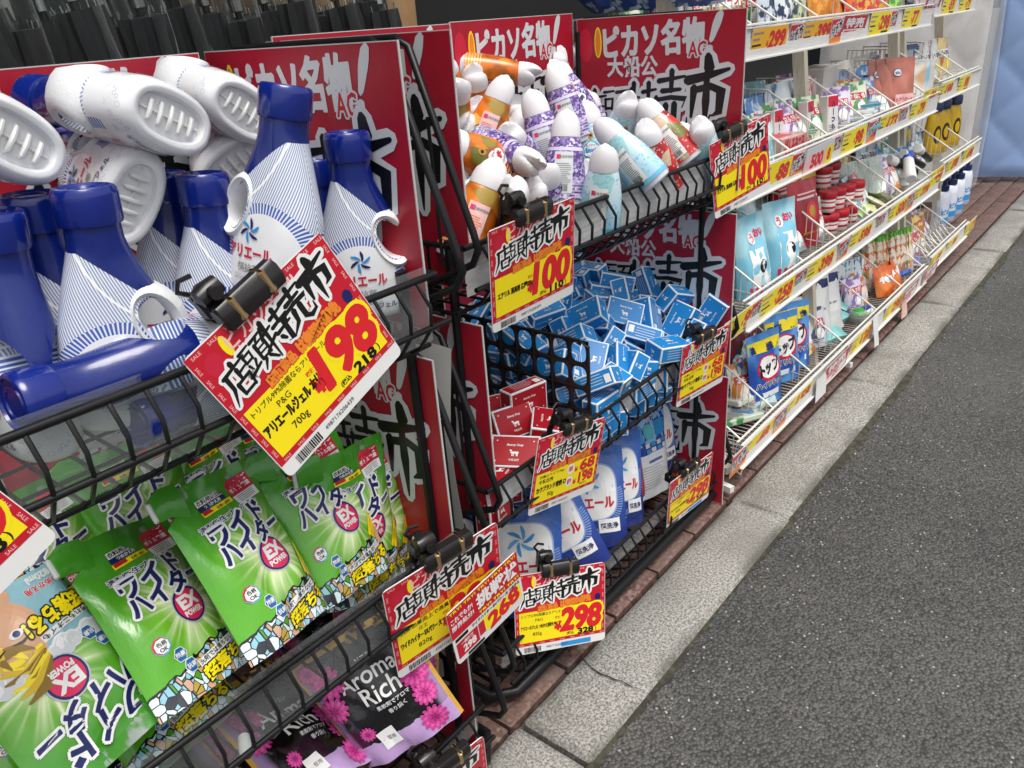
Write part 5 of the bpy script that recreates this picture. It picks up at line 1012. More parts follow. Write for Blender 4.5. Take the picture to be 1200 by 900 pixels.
# ---- price tags in the rails
TW, TH = .235, .074
M_SLV = clear('tag_sleeve', (.95, .95, .95), .03, .1)
def tag_print(s, kind):
    p = PR(); w, h = TW/2, TH
    if kind == 'y' or kind == 'o':
        m = YEL if kind == 'y' else ink('amber_yellow', 'f0b428'); p.rect(-w, -h, w, 0, m, 0); p.text(s, w*.42, -h*.46, h*.56, DIG, 1, .06, w=.036*len(s), shear=.1, res=3); p.text('¥', w*.42-.018*len(s)-.009, -h*.56, h*.2, DIG, 1, .04)
        for i, l in enumerate((.8, .55, .7, .4)): p.rect(-w+.006, -h*.2-i*h*.2, -w+.006+w*.7*l, -h*.13-i*h*.2, BLACK if i == 2 else GREY, 1)
        p.rect(w*.2, -h*.93, w*.85, -h*.84, BLACK, 1); p.rect(-w, -h, w, -h*.955, WHITE, 1)
    elif kind == 'p':
        p.rect(-w, -h, w, 0, PPINK, 0); p.rect(-w, -h*.3, w, 0, PALE, .5); p.text(s, -w*.15, -h*.6, h*.5, DIG, 1, .06, w=.032*len(s), res=3); p.rect(w*.45, -h, w, -h*.25, YEL, 1); p.text('8', w*.7, -h*.6, h*.45, DIG, 2, .06, res=3)
    elif kind == 's':
        p.rect(-w, -h, w, 0, RED, 0); p.text('特売', 0, -h*.3, h*.4, WHITE, 1, .05, w=w*1.5); p.rect(-w*.9, -h*.95, w*.9, -h*.55, WHITE, 1); p.text(s, 0, -h*.76, h*.3, DIG, 2, .05, w=.02*len(s)); p.rect(-w*.8, -h*.72, -w*.3, -h*.6, PINK, 2)
    return p
def banner_print():
    p = PR(); w, h = .05, TH; p.rect(-w, -h, w, 0, CRIM, 0); p.rect(-w, -h, w, -h*.75, ORG, .5)
    for i, ch in enumerate('特売市'): p.kanji(ch, -.047+i*.03, -.056+i*.009, .032, BLACK, WHITE, 2.5, .12, .1)
    p.rect(-w, -.004, w, 0, PPINK, .6); return p
TAGM = {}; tb = MB(); tb.box((0, .0008, -TH/2), (TW, .0014, TH)); TBM = tb.mesh('tag_board', M_CARD); bb = MB(); bb.box((0, .0008, -TH/2), (.1, .0014, TH)); BBM = bb.mesh('tag_board', M_CARD); BANM = banner_print().mesh('banner_print', flat, .0002)
NAMES = {4: 'top', 3: 'second', 2: 'third', 1: 'lowest'}; tcount = {}
def tag(L, u, v, s, kind='y', dzv=0.0, w=1.0, dpt=0, extra=''):
    z, Yf = LEV[L]; P = hit(u, v, 1, Yf-.02); M = Matrix.Translation((P.x, Yf-.022-dpt, z+dzv+.0745)) @ RX(9+rnd.uniform(-3, 3)) @ RY(rnd.uniform(-1.5, 1.5))
    which = 'farther white rack' if dzv else 'white rack'
    if kind == 'b':
        o = thing('rail_banner', 'small red market banner slotted in the %s rail of %s' % (NAMES[L], which), 'banner', M, 'red banners in the white rack rails'); link('board', BBM, o); link('printed_face', BANM, o); return
    key = (s, kind)
    if key not in TAGM: TAGM[key] = tag_print(s, kind).mesh('tag_print', flat, .0002)
    col = {'y': 'yellow', 'o': 'amber', 'p': 'pink and white', 's': 'red sale'}[kind]
    o = thing('price_tag', '%s %s yen price tag in the %s rail of %s%s' % (col, s, NAMES[L], which, extra), 'price tag', M @ Matrix.Scale(w, 4, (1, 0, 0)), 'price tags in the white rack rails'); link('board', TBM, o); link('printed_face', TAGM[key], o)
tag(4, 903, 50, '299', 'o'); tag(4, 934, 45, '', 'b'); tag(4, 960, 38, '399', 'o'); tag(4, 981, 33, '', 'b'); tag(4, 1003, 28, '279', 's'); tag(4, 1033, 22, '298', 'y'); tag(4, 1048, 18, '', 'b'); tag(4, 1070, 14, '77', 'y')
tag(3, 912, 188, '88'); tag(3, 937, 178, '', 'b'); tag(3, 961, 170, '500', 'p', dpt=.004); tag(3, 981, 162, '', 'b'); tag(3, 1003, 152, '98'); tag(3, 1024, 145, '', 'b'); tag(3, 1043, 138, '173'); tag(3, 1060, 130, '', 'b'); tag(3, 1078, 122, '79')
tag(2, 872, 368, '99'); tag(2, 891, 353, '', 'b'); tag(2, 913, 338, '258'); tag(2, 940, 320, '', 'b'); tag(2, 964, 302, '398'); tag(2, 990, 283, '', 'b'); tag(2, 1011, 268, '598'); tag(2, 1034, 252, '', 'b'); tag(2, 1054, 240, '500'); tag(2, 1068, 232, '', 'b'); tag(2, 1082, 222, '228')
tag(1, 868, 525, '', 'b'); tag(1, 890, 497, '48', w=1.0); tag(1, 917, 470, '', 'b'); tag(1, 938, 447, '158', w=1.0); tag(1, 982, 402, '297', 's', dpt=.006); tag(1, 1000, 386, '', 'b'); tag(1, 1013, 374, '128'); tag(1, 1050, 340, '298', w=1.0); tag(1, 1068, 325, '159', 's', dpt=.006); tag(1, 1092, 303, '199', 's', dpt=.006)
for L, pts in ((4, ((1092, 20, '298', 's'), (1112, 14, '59', 'y'), (1132, 8, '79', 'y'))), (3, ((1091, 112, '88', 'y'), (1110, 104, '198', 'y'), (1131, 94, '98', 'y'))), (2, ((1098, 205, '448', 'y'), (1117, 192, '598', 'y'), (1135, 180, '698', 'y'))), (1, ((1100, 292, '89', 'y'), (1118, 277, '99', 'y'), (1138, 262, '119', 'y')))):
    for u, v, s, k in pts: tag(L, u, v, s, k, .03)
P = hit(965, 420, 1, .80); sheet('blank_tag', [(P.x-.05, .797, .04), (P.x+.05, .797, .04), (P.x+.05, .80, .125), (P.x-.05, .80, .125)], 4, 3, mat('paper_blank', (.72, .72, .7), .5), .0008, 3, label='blank white tag in lowest rail beside the 158 price tag', cat='price tag')
P = hit(1031, 330, 1, .80); sheet('paper_slip', [(P.x-.02, .785, -.0+.03), (P.x+.045, .785, .022), (P.x+.038, .80, .152), (P.x-.026, .80, .158)], 3, 6, mat('paper_blank', (.72, .72, .7), .5), .001, 4, label='long white paper slip hanging over the lowest rail', cat='slip')
P = hit(1060, 362, 1, .79); sheet('paper_slip', [(P.x-.02, .79, .018), (P.x+.05, .787, .02), (P.x+.055, .80, .085), (P.x-.015, .80, .083)], 3, 4, mat('slip_print', fn=lambda b: {'c': b.mix(b.noise(60, 3).gt(.55), hx('e0c8b8'), hx('b84830')), 'r': .4}), .001, 5, label='small red and white slip dangling below the lowest rail', cat='slip')

# ================================================================ GOODS ON THE WHITE RACK
def floor_at(L, far=False): return LEV[L][0]+(.03 if far else 0)+.037
def pos(L, u, v, dy, far=False):
    P = hit(u, v, 1, LEV[L][1]+dy); return V((P.x, LEV[L][1]+dy, floor_at(L, far)))
def two(c1, c2, scale=12, rough=.3, name=None):
    return mat(name or 'pack_%s_%s_%d' % (c1, c2, scale), fn=lambda b: {'c': b.mix(b.noise(scale, 2, b.vec()).sm(.47, .53), hx(c1), hx(c2)), 'r': rough, 'b': b.noise(20, 2), 'bs': .2, 'bd': .003}, coat=.2)
def box_item(name, P, d, m, lab, cat, rz=0, rx=0, ry=0, text=None, tcol=None, grp=None, band=None, up=0):
    M = Matrix.Translation(P+V((0, 0, up))) @ RZ(rz) @ RX(rx) @ RY(ry); o = thing(name, lab, cat, M, grp); b = MB(); b.box((0, 0, d[2]/2), d, bev=min(.003, min(d)*.15)); b.build('carton', m, o)
    p = PR()
    if band: p.rect(-d[0]/2+.002, d[2]*band[0], d[0]/2-.002, d[2]*band[1], band[2], 0)
    if text: p.text(text, 0, d[2]*.5, d[0]*.3, tcol, 1, .05, rot=90 if d[2] > d[0]*1.3 else 0, w=(d[2]*.7 if d[2] > d[0]*1.3 else d[0]*.75))
    for i in range(4): p.rect(-d[0]*.4, d[2]*(.1+.05*i), d[0]*.3*rnd.random(), d[2]*(.12+.05*i), GREY, 1)
    link('printed_face', p.mesh('pack_print', lambda x, y, l: (x, -d[1]/2-l, y)), o)
    p2 = PR(); p2.rect(-d[0]*.4, -d[1]*.3, d[0]*.1, d[1]*.3, tcol or GREY, 0); link('printed_lid', p2.mesh('lid_print', lambda x, y, l: (x, y, d[2]+l)), o)
    return o
PCH = {}
def pouch_item(name, P, wh, m, lab, cat='pouch', rz=0, rx=-8, ry=0, text=None, tcol=None, grp=None, art=None, up=0, d=.04, seed=0):
    o = thing(name, lab, cat, Matrix.Translation(P+V((0, 0, up))) @ RZ(rz) @ RX(rx) @ RY(ry), grp); me, sf = pouch(wh[0], wh[1], d, seed+len(PCH), False, 12, 16, .0018, body_mat=m); link('body', me, o); p = PR(); PCH[len(PCH)] = 1
    if art: art(p, *wh)
    if text: p.text(text, 0, wh[1]*.55, wh[0]*.25, tcol, 1.5, .05, w=wh[0]*.7)
    if p.v: link('printed_front', p.mesh('pouch_print', sf), o)
    return o
def bottle_item(name, P, prof, m, capm, capprof, lab, cat='bottle', rz=0, rx=0, ry=0, sy=.65, grp=None, text=None, tcol=None, up=0):
    o = thing(name, lab, cat, Matrix.Translation(P+V((0, 0, up))) @ RZ(rz) @ RX(rx) @ RY(ry), grp); b = MB(); b.lathe(prof, 24, sy=sy); b.build('body', m, o, 45); c = MB(); c.lathe(capprof, 20, sy=max(sy, .85)); c.build('cap', capm, o, 40)
    if text:
        p = PR(); R = max(r for r, z in prof); h = prof[-1][1]; p.text(text, 0, h*.45, R*.5, tcol, 1, .05, w=R*1.2); p.rect(-R*.6, h*.15, R*.6, h*.3, tcol, .5, (6, 1)); link('printed_label', p.mesh('label_print', lambda x, y, l: (x, -(max(0, (R+.001)**2-x*x)**.5)*sy-l, y)), o)
    return o
M_NAVYC = mat('cap_navy', hx('1a2350'), .3); M_BLKP = mat('plastic_black', hx('141416'), .35); M_REDL = mat('lid_red', fn=wear(hx('b01828'), .3, 30, .3))
# top shelf
for i, (u, v, dy, c1, c2, lb) in enumerate([(905, 8, .1, '20304e', 'c8d4e0', 'navy and white refill pack on top shelf nearest the red poster'), (922, 8, .08, '1c2c50', 'e0e4e8', 'navy and white refill pack on top shelf, second along'), (938, 6, .08, '24364c', 'b8c890', 'navy refill pack with pale green print on the top shelf'), (962, 9, .1, 'c87818', 'e09830', 'orange pack standing on the top shelf'), (980, 9, .09, 'd0801c', 'b86410', 'darker orange pack beside it on the top shelf'), (999, 12, .06, 'd86a20', 'c82028', 'orange and red pack on the top shelf'), (1016, 12, .05, 'c83038', 'e0b040', 'red and yellow pack on the top shelf'), (1030, 10, .06, 'e0a020', 'c83820', 'yellow and red pack on the top shelf'), (1050, 6, .08, '4c9a30', 'a8d060', 'green pack on the top shelf near the rail end'), (1068, 6, .1, '787c84', '30343c', 'dark grey pack at the end of the top shelf')]):
    pouch_item('refill_pack', pos(4, u, v, dy), (.12, .19), two(c1, c2, 30), lb, rz=rnd.uniform(-25, 10), rx=-10, seed=60+i, grp='packs on the top shelf of the white rack')
for i in range(9):
    pouch_item('refill_pack', V((1.99+.045*(i % 2), 1.0+.037*i, 1.30)), (.13, .17), two('2c50a0', 'c8d8ec', 24), 'blue and white pack lying in the end bin above the red poster', rz=80+rnd.uniform(-15, 15), rx=-50, seed=80+i, grp='blue and white packs in the end bin', up=.01)
for i, (u, c1, c2, lb) in enumerate([(1092, '5a9ab0', 'd0e0e4', 'pale teal pack on the top shelf of the farther rack'), (1120, 'd8c8b0', 'a86040', 'beige pack on the top shelf of the farther rack')]): pouch_item('refill_pack', pos(4, u, 3, .1, True), (.13, .15), two(c1, c2, 20), lb, seed=95+i)
# second shelf
MW = mat('carton_white', fn=wear(hx('dcdcd8'), .15, 20, .4))
for i, (u, v, dy, rz, lb) in enumerate([(884, 140, .12, -8, 'white medicine carton with red and blue print at the bin end'), (898, 135, .12, 4, 'white medicine carton with red and blue print, second in its bin'), (911, 133, .13, -5, 'white medicine carton with red and blue print by the cream post'), (948, 130, .12, 0, 'white medicine carton with red and blue print behind the wire divider'), (974, 128, .07, -18, 'tilted white carton with blue brush lettering in front of the wire bin')]):
    box_item('medicine_carton', pos(3, u, v, dy), (.055, .035, .13), MW, lb, 'carton', rz, -6, text='クリーン', tcol=NAVY, band=(.72, .98, CRIM), grp='white medicine cartons on the second shelf', up=.0 if i < 4 else .01)
box_item('plaster_carton', pos(3, 916, 158, .1), (.16, .09, .06), two('c8a098', 'b88880', 14), 'dusty pink carton lying below the medicine cartons', 'carton', -6, text='ばんそうこう', tcol=CRIM)
for i in range(4): box_item('teal_packet', pos(3, 897+i*3, 160, .05+.02*i), (.1, .006, .11), two('6fb8c4', 'd8ecec', 30), 'teal picture packet standing at front of the first bin', 'packet', -10+i*5, -14, tcol=CRIM, grp='teal packets in the first bin')
box_item('white_carton', pos(3, 958, 100, .27), (.24, .1, .2), MW, 'large plain white carton at the back of the second shelf', 'carton', 6); box_item('white_carton', pos(3, 932, 105, .27), (.16, .1, .17), two('c8b8b4', 'd8d0cc', 8), 'pale pinkish carton at the back by the cream post', 'carton', 3)
for i, (c1, c2) in enumerate((('c8d8dc', '5f9aa8'), ('d8dcdc', 'a8b8bc'), ('b8ccd0', 'e0e4e4'), ('e0e0dc', '90b0b8'), ('4f98a8', 'd0dcdc'))): box_item('mask_packet', pos(3, 998+i*2, 125, .05+.02*i), (.2, .13, .012), two(c1, c2, 10), 'flat white and teal packet stacked in the middle bin', 'packet', 8+i*9-20, -6, up=.013*i, grp='flat packets in the middle bin')
for i in range(3): pouch_item('mask_packet', pos(3, 1000+i*14, 80, .25+.02*i), (.2, .2), two('d4d0cc', 'c0b8b4', 6), 'large white packet standing at the back of the second shelf', 'packet', rx=-10, seed=110+i, grp='large white packets')
def art_oval(p, w, h):
    p.rect(-w*.4, h*.12, w*.4, h*.3, PPINK, .4, (4, 2)); p.text('さらさらシート', 0, h*.2, w*.1, CRIM, 1, .03, w=w*.7)
    for x, y in ((-w*.15, h*.72),): p.disc(x, y, w*.16, NAVY, .5, 16, w*.11); p.disc(x, y, w*.14, PALE, 1, 16, w*.09); p.text('sthc', x, y, w*.08, NAVY, 1.5, .03)
for i, u in enumerate((1033, 1046, 1058)): pouch_item('wipes_pouch', pos(3, u, 95, .12-.03*i), (.15, .2), two('b87060', 'a86252', 6), 'salmon pouch with oval badges, %s' % ('at the back of the row', 'in the middle of the row', 'turned towards the rail')[i], rz=-12-10*i, rx=-8, art=art_oval if i != 1 else None, seed=120+i, grp='salmon pouches on the second shelf')
for i, u in enumerate((1070, 1075, 1080)): box_item('card_pack', pos(3, u, 100, .06), (.09, .004, .17), two('e0e0da', ['c8a078', '88b8d0', 'd8d0c0'][i], 5), ('white card pack leaning at the bin end', 'pale blue card pack leaning at the bin end', 'cream card pack leaning at the bin end')[i], 'packet', -70, -18+6*i)
for i in range(3): box_item('flat_pack', pos(3, 1098+i*9, 92, .12, True), (.16, .1, .02), two('d0c49a', 'b8b8a8', 12), 'flat beige pack in the farther rack', 'packet', 10*i, -8, grp='flat beige packs')
# third shelf
def art_tissue(p, w, h):
    p.rect(-w*.3, h*.12, w*.3, h*.6, WHITE, .5, (3, 3)); p.disc(0, h*.38, w*.13, BLACK, 1, 14); p.text('T', 0, h*.38, w*.12, WHITE, 1.5, .06)
    for i in range(4): p.rect(-w*.35+i*w*.13, h*.02, -w*.28+i*w*.13, h*.14, PINK, 1); 
    p.rect(w*.32, h*.05, w*.44, h*.6, CRIM, .8, (1, 3)); p.disc(-w*.15, h*.74, w*.12, WHITE, 1, 12); p.text('う', -w*.15, h*.74, w*.15, PINK, 1.5, .05); p.text('おい', w*.15, h*.78, w*.14, PINK, 1.5, .05)
for u, v, rz, lb in ((884, 285, -10, 'light blue paper pack nearest the black rack with a round black mark'), (918, 268, -14, 'light blue paper pack with torn looking top beside the red gold pouch')):
    pouch_item('paper_pack', pos(2, u, v, .06), (.15, .23), two('7cc0d8', 'a8d8e4', 5), lb, 'pack', rz=rz, rx=-6, art=art_tissue, seed=140, d=.09)
pouch_item('paper_pack', pos(2, 880, 262, .2), (.14, .22), two('d8d8d8', '8cc0d0', 6), 'pale paper pack standing behind the light blue ones', 'pack', rx=-6, seed=146, d=.06)
def art_red(p, w, h): p.rect(-w*.5, h*.86, w*.5, h*.95, GOLD, .5, (4, 1)); p.disc(w*.05, h*.45, w*.2, CRIM, .8, 18); p.disc(w*.05, h*.45, w*.12, GOLD, 1.2, 14); p.rect(-w*.3, h*.17, w*.3, h*.2, GOLD, 1, (4, 1)); p.rect(-w*.35, h*.62, w*.35, h*.65, PPINK, 1, (4, 1)); p.rect(-w*.3, h*.68, w*.3, h*.7, PPINK, 1, (4, 1))
for i, (u, v, dy, rz) in enumerate(((948, 245, .11, -12), (926, 232, .2, -5), (962, 235, .2, -10))): pouch_item('red_pouch', pos(2, u, v, dy), (.17, .26), two('8e1424', 'a81c2c', 5), ('red pouch with gold top beside the light blue packs', 'dark red pouch behind the light blue packs', 'red pouch behind the gold topped one')[i], rz=rz, rx=-10, art=art_red, seed=150+i, d=.06)
jp = [(.026, 0), (.030, .004), (.030, .048), (.026, .052)]; jc = [(.0315, .048), (.033, .05), (.033, .07), (.031, .073), (.004, .073)]
M_JAR = mat('jar_white', fn=lambda b: (lambda z: {'c': b.mix(z.gt(.014)*z.lt(.022), b.mix(z.gt(.034)*z.lt(.04), hx('e2ded8'), hx('b82838')), hx('b82838')), 'r': .35})(b.co()[2]))
for i, (u, v, dy, up) in enumerate([(962, 258, .12, 0), (972, 255, .1, 0), (984, 250, .09, 0), (995, 245, .08, 0), (968, 245, .12, .075), (979, 240, .11, .075), (990, 236, .1, .075), (1001, 232, .09, .075), (962, 225, .16, .15), (972, 220, .16, .15), (953, 222, .2, .15)]):
    P = pos(2, u, v, dy); o = bottle_item('cream_jar', P, jp, M_JAR, M_REDL, jc, 'small jar with red lid and white band in the stack on the third shelf', 'jar', sy=1, grp='red lidded jars stacked on the third shelf', up=up, rz=rnd.uniform(0, 90))
M_CLPK = clear('clear_pack', (.86, .9, .88), .2, .15)
for i in range(6): pouch_item('clear_pack', pos(2, 1000+i*7, 225-i*4, .16-.01*i), (.15, .17), M_CLPK, 'clear plastic pack of small tools in the wire bin', rz=rnd.uniform(-30, 10), rx=-15, seed=170+i, grp='clear packs in the wire bins')
for i in range(4): pouch_item('sponge_pack', pos(2, 1018+i*7, 236-i*3, .07), (.12, .11), two(['78a040', 'c8d088', 'd0c8a0', '90a870'][i], 'd8dcc8', 18), 'green and cream pack lying at the bottom of the wire bin', rz=i*25, rx=-62, seed=180+i, d=.03, grp='green packs in the wire bin')
sp = [(.02, 0), (.023, .003), (.023, .12), (.019, .13)]; bottle_item('spray_bottle', pos(2, 1066, 222, .04), sp, MW, mat('cap_blue_bright', hx('1c48b0'), .3), [(.022, .124), (.024, .127), (.024, .16), (.02, .163), (.003, .163)], 'white bottle with a bright blue cap lying across the bin', rz=25, ry=62, sy=1, up=.05)
for i, (u, v) in enumerate(((1076, 190), (1083, 186), (1090, 182))): bottle_item('lint_roller', pos(2, u, v, .06), [(.012, 0), (.014, .005), (.014, .14), (.01, .145)], M_BLKP, MW, [(.02, .14), (.021, .142), (.021, .18), (.018, .183), (.003, .183)], 'black handled tool with white end lying in the bin', 'tool', rz=150+12*i, ry=66, sy=1, up=.05+.01*i, grp='black handled tools')
yp = [(.05, 0), (.056, .005), (.058, .05), (.054, .12), (.045, .17), (.034, .2), (.026, .21)]; yc = [(.03, .205), (.034, .208), (.034, .245), (.03, .25), (.004, .25)]
def m_yel(b):
    x, y, z = b.co(); c = b.mix(b.noise(6, 2).sm(.4, .7)*.3, hx('d0a80c'), hx('b08806')); r = ((x+.005)*(x+.005)+(z-.1)*(z-.1)*.4).sqrt(); c = b.mix((r-.022).abs().lt(.005)*y.lt(0), c, hx('20241c')); return {'c': c, 'r': .28}
M_YELB = mat('bottle_yellow', fn=m_yel)
for i, (u, v, dy) in enumerate(((1090, 175, .14), (1100, 170, .13), (1113, 165, .12), (1108, 160, .22))): bottle_item('shampoo_bottle', pos(2, u, v, dy, True), yp, M_YELB, M_NAVYC, yc, 'yellow shampoo bottle with navy cap in the farther rack', rz=-20, sy=.6, grp='yellow bottles in the farther rack')
# lowest shelf
def art_top(p, w, h):
    p.rect(-w*.48, h*.74, w*.48, h*.9, YEL, .3, (4, 1)); p.text('高浸透洗浄', 0, h*.8, w*.14, NAVY, 1, .05, w=w*.8); p.disc(0, h*.52, w*.36, CRIM, .5, 22, w*.27, 10); p.disc(-w*.01, h*.53, w*.3, WHITE, 1, 22, w*.22, 10); p.text('トップ', 0, h*.53, w*.26, BLACK, 1.6, .06, w=w*.58, shear=.15, rot=8); p.text('ハイリキッド', 0, h*.3, w*.12, NAVY, 1.6, .05, w=w*.8, out=WHITE)
    p.rect(-w*.48, h*.12, w*.48, h*.2, WHITE, .4, (4, 1))
for i, (u, v, dy, rz) in enumerate(((900, 440, .07, -14), (919, 425, .09, -22), (931, 412, .1, -26))): pouch_item('liquid_pouch', pos(1, u, v, dy), (.16, .24), two('1c4ea8', '5a9cdc', 4), ('blue detergent pouch with red oval mark standing nearest the divider', 'second blue detergent pouch with red oval mark', 'third blue detergent pouch, tilted behind the second')[i], rz=rz, rx=-8, art=art_top, seed=200+i, d=.05)
for i in range(5): box_item('flat_pack', pos(1, 862+i*7, 490-i*8, .1+.03*(i % 2)), (.15, .1, .02), two(['3c8a4c', 'd8dcd0', '4878a8', '2c6c40', 'b8c8c8'][i], 'c8d4c0', 16), 'flat green and white pack lying in the first low bin', 'packet', 15*i-30, -10, up=.02*(i % 2), grp='flat packs in the first low bin')
for i in range(3): pouch_item('dark_pack', pos(1, 866+i*11, 455-i*6, .22), (.15, .2), two('30343c', '7c2430', 14), 'dark pack in the shade behind the first low bin', rx=-10, seed=210+i, grp='dark packs at the back of the low bin')
wp = [(.04, 0), (.045, .005), (.046, .09), (.042, .14), (.03, .17)]; 
def art_white(p, w, h): p.rect(-w*.45, h*.8, w*.45, h*.93, NAVY, .5, (4, 1)); p.rect(-w*.2, h*.48, w*.2, h*.51, GREY, 1, (3, 1)); p.rect(-w*.3, h*.3, w*.3, h*.36, PALE, 1, (3, 1))
for i, (u, v, rz) in enumerate(((945, 400, -20), (958, 388, -28), (972, 378, -24))): pouch_item('white_pouch', pos(1, u, v, .13-.01*i), (.15, .25), two('dcdcda', 'cfd2d4', 4), ('white pouch with navy top beside the blue detergent pouches', 'white pouch with navy top in the middle of three', 'white pouch with navy top nearest the teal packs')[i], rz=rz, rx=-12, art=art_white, seed=220+i, d=.06)
for i in range(4): pouch_item('teal_pack', pos(1, 982+i*7, 372-i*6, .06+.03*i), (.17, .16), two('6fb4b4', '8cc8c4', 5), 'teal pack lying flat in the low bin', rz=-20+14*i, rx=-70, seed=230+i, d=.04, up=.015*i, grp='teal packs in the low bin')
for i in range(7): box_item('brush_pack', pos(1, 988+i*3.2, 340-i*2, .16-.006*i), (.06, .02, .2), two(['2c68a8', 'd8e0e4', '3c88b8', '8cc0d8', '2c508c', 'c8dce4', '3878b0'][i], 'dfe8ea', 22), 'blue and white toothbrush pack standing in the low bin', 'packet', -20+rnd.uniform(-8, 8), -8, grp='toothbrush packs in the low bin')
bottle_item('sponge_ball', pos(1, 1008, 352, .05), [(.01, 0), (.03, .012), (.036, .03), (.03, .05), (.01, .06)], M_CLPK, mat('cap_green', hx('3c9a3c'), .35), [(.028, .036), (.031, .04), (.02, .058), (.003, .062)], 'clear round pack with green lid at front of the low bin', 'pack', sy=1); bottle_item('blue_tin', pos(1, 1019, 335, .05), [(.034, 0), (.036, .003), (.036, .02), (.034, .022)], MW, mat('tin_blue', hx('243c98'), .35), [(.0365, .02), (.0375, .022), (.0375, .034), (.034, .036), (.003, .036)], 'round white tin with a blue lid at the divider', 'tin', rx=-35, sy=1)
for i in range(12): 
    c = ['c86a28', '3c7a34', 'd88840', 'b85a20', '4c8c3c', 'd87828', 'a84c1c', '5c9a40', 'd88030', 'c06424', '3c7030', 'd89048'][i]; P = pos(1, 1022+i*4.2, 330-i*3.2, .15-.008*i)
    o = box_item('brush_pack', P, (.045, .018, .19), two(c, 'e0d8c8', 30), 'orange and green cleaning brush pack in the low bin', 'packet', -25+rnd.uniform(-10, 10), -10+rnd.uniform(-4, 4), grp='orange and green brush packs'); b = MB()
    for k in range(6): b.box((-.018+.0075*k, rnd.uniform(-.004, .004), .196), (.006, .016, .022+rnd.uniform(-.006, .006)))
    b.build('green_tuft', mat('tuft_green', hx('6cb048'), .6), o)
for i in range(3): pouch_item('snack_pack', pos(1, 1043+i*7, 312-i*6, .05), (.11, .13), two('d87a34', 'c85a1c', 8), 'bright orange pack leaning at front of the low bin', rz=-30+20*i, rx=-20, seed=240+i, text='得', tcol=WHITE, grp='bright orange packs')
for i in range(3): pouch_item('blue_pack', pos(1, 1066+i*8, 292-i*6, .06), (.15, .12), two('2450b0', '3c6cc8', 6), 'blue pack lying in the low bin before the hangers', rz=20*i-15, rx=-66, seed=250+i, d=.03, grp='blue packs in the low bin', text='さらさら', tcol=WHITE)
for i in range(9):
    P = pos(1, 1078+i*3.4, 285-i*2.6, .08); o = thing('hanger', 'white plastic hanger in the row of hangers in the low bin', 'hanger', Matrix.Translation(P) @ RZ(70+rnd.uniform(-5, 5)) @ RX(-10), 'white plastic hangers'); b = MB(); b.path([(-.06, 0, .0), (.06, 0, .0), (.05, 0, .02), (0, 0, .075), (-.05, 0, .02), (-.06, 0, 0)], .004, 6); b.build('frame', M_WPL, o, 50); b = MB(); b.path([(0, 0, .075), (0, 0, .095), (.012, 0, .108), (.02, 0, .098)], .002, 5); b.build('hook', M_WW, o, 50)
for i, (u, v, dy) in enumerate(((1100, 262, .12), (1110, 252, .12), (1119, 244, .12), (1113, 240, .22), (1127, 236, .14))): bottle_item('pump_bottle', pos(1, u, v, dy, True), [(.045, 0), (.05, .005), (.051, .05), (.049, .15), (.04, .19), (.022, .2)], two('d4d8e4', 'b8c0dc', 9), M_NAVYC, [(.02, .195), (.027, .2), (.027, .225), (.012, .23), (.012, .25), (.024, .254), (.024, .268), (.003, .27)], 'pale bottle with navy pump top in the farther rack', rz=-20, sy=.62, grp='pale bottles with navy tops', text='ビオ', tcol=SKYB)

# dense rows of packs filling the bins behind the front goods
FILL = {}
def fill_pack(c1, c2, k):
    key = (c1, c2, k)
    if key not in FILL:
        w_, h_ = ((.13, .19), (.11, .15), (.15, .17))[k]; me, sf = pouch(w_, h_, .045, 300+len(FILL), False, 10, 12, .0018, body_mat=two(c1, c2, (9, 22, 14)[k])); p = PR()
        p.rect(-w_*.36, h_*.55, w_*.36, h_*.72, WHITE if k != 1 else RED, .3, (5, 2)); p.text(('うるおい', 'さらさら', 'クリーン')[k], 0, h_*.635, w_*.16, (NAVY, WHITE, CRIM)[k], 1.3, .05, w=w_*.6); p.disc(w_*.1, h_*.35, w_*.2, (YEL, WHITE, SKYB)[k], .5, 16)
        for i in range(3): p.rect(-w_*.36, h_*(.12+.05*i), w_*.2, h_*(.135+.05*i), PALE, 1, (4, 1))
        FILL[key] = (me, p.mesh('pouch_print', sf))
    return FILL[key]
PAL = [('c8d4dc', '4878b0'), ('d8dcd8', 'b83040'), ('e0d8c8', 'c87830'), ('4c8c50', 'd8e0c8'), ('c85868', 'ead0d0'), ('384868', 'c8ccd4'), ('d8c078', 'a86830'), ('7cb4c0', 'e0e8e8'), ('8c6ca8', 'dcd4e4'), ('dcdcdc', '8c9498')]
PNAME = {'c8d4dc': 'pale blue', 'd8dcd8': 'white and red', 'e0d8c8': 'cream and orange', '4c8c50': 'green', 'c85868': 'rose', '384868': 'slate blue', 'd8c078': 'mustard', '7cb4c0': 'teal', '8c6ca8': 'lilac', 'dcdcdc': 'white and grey'}
fr_ = random.Random(11)
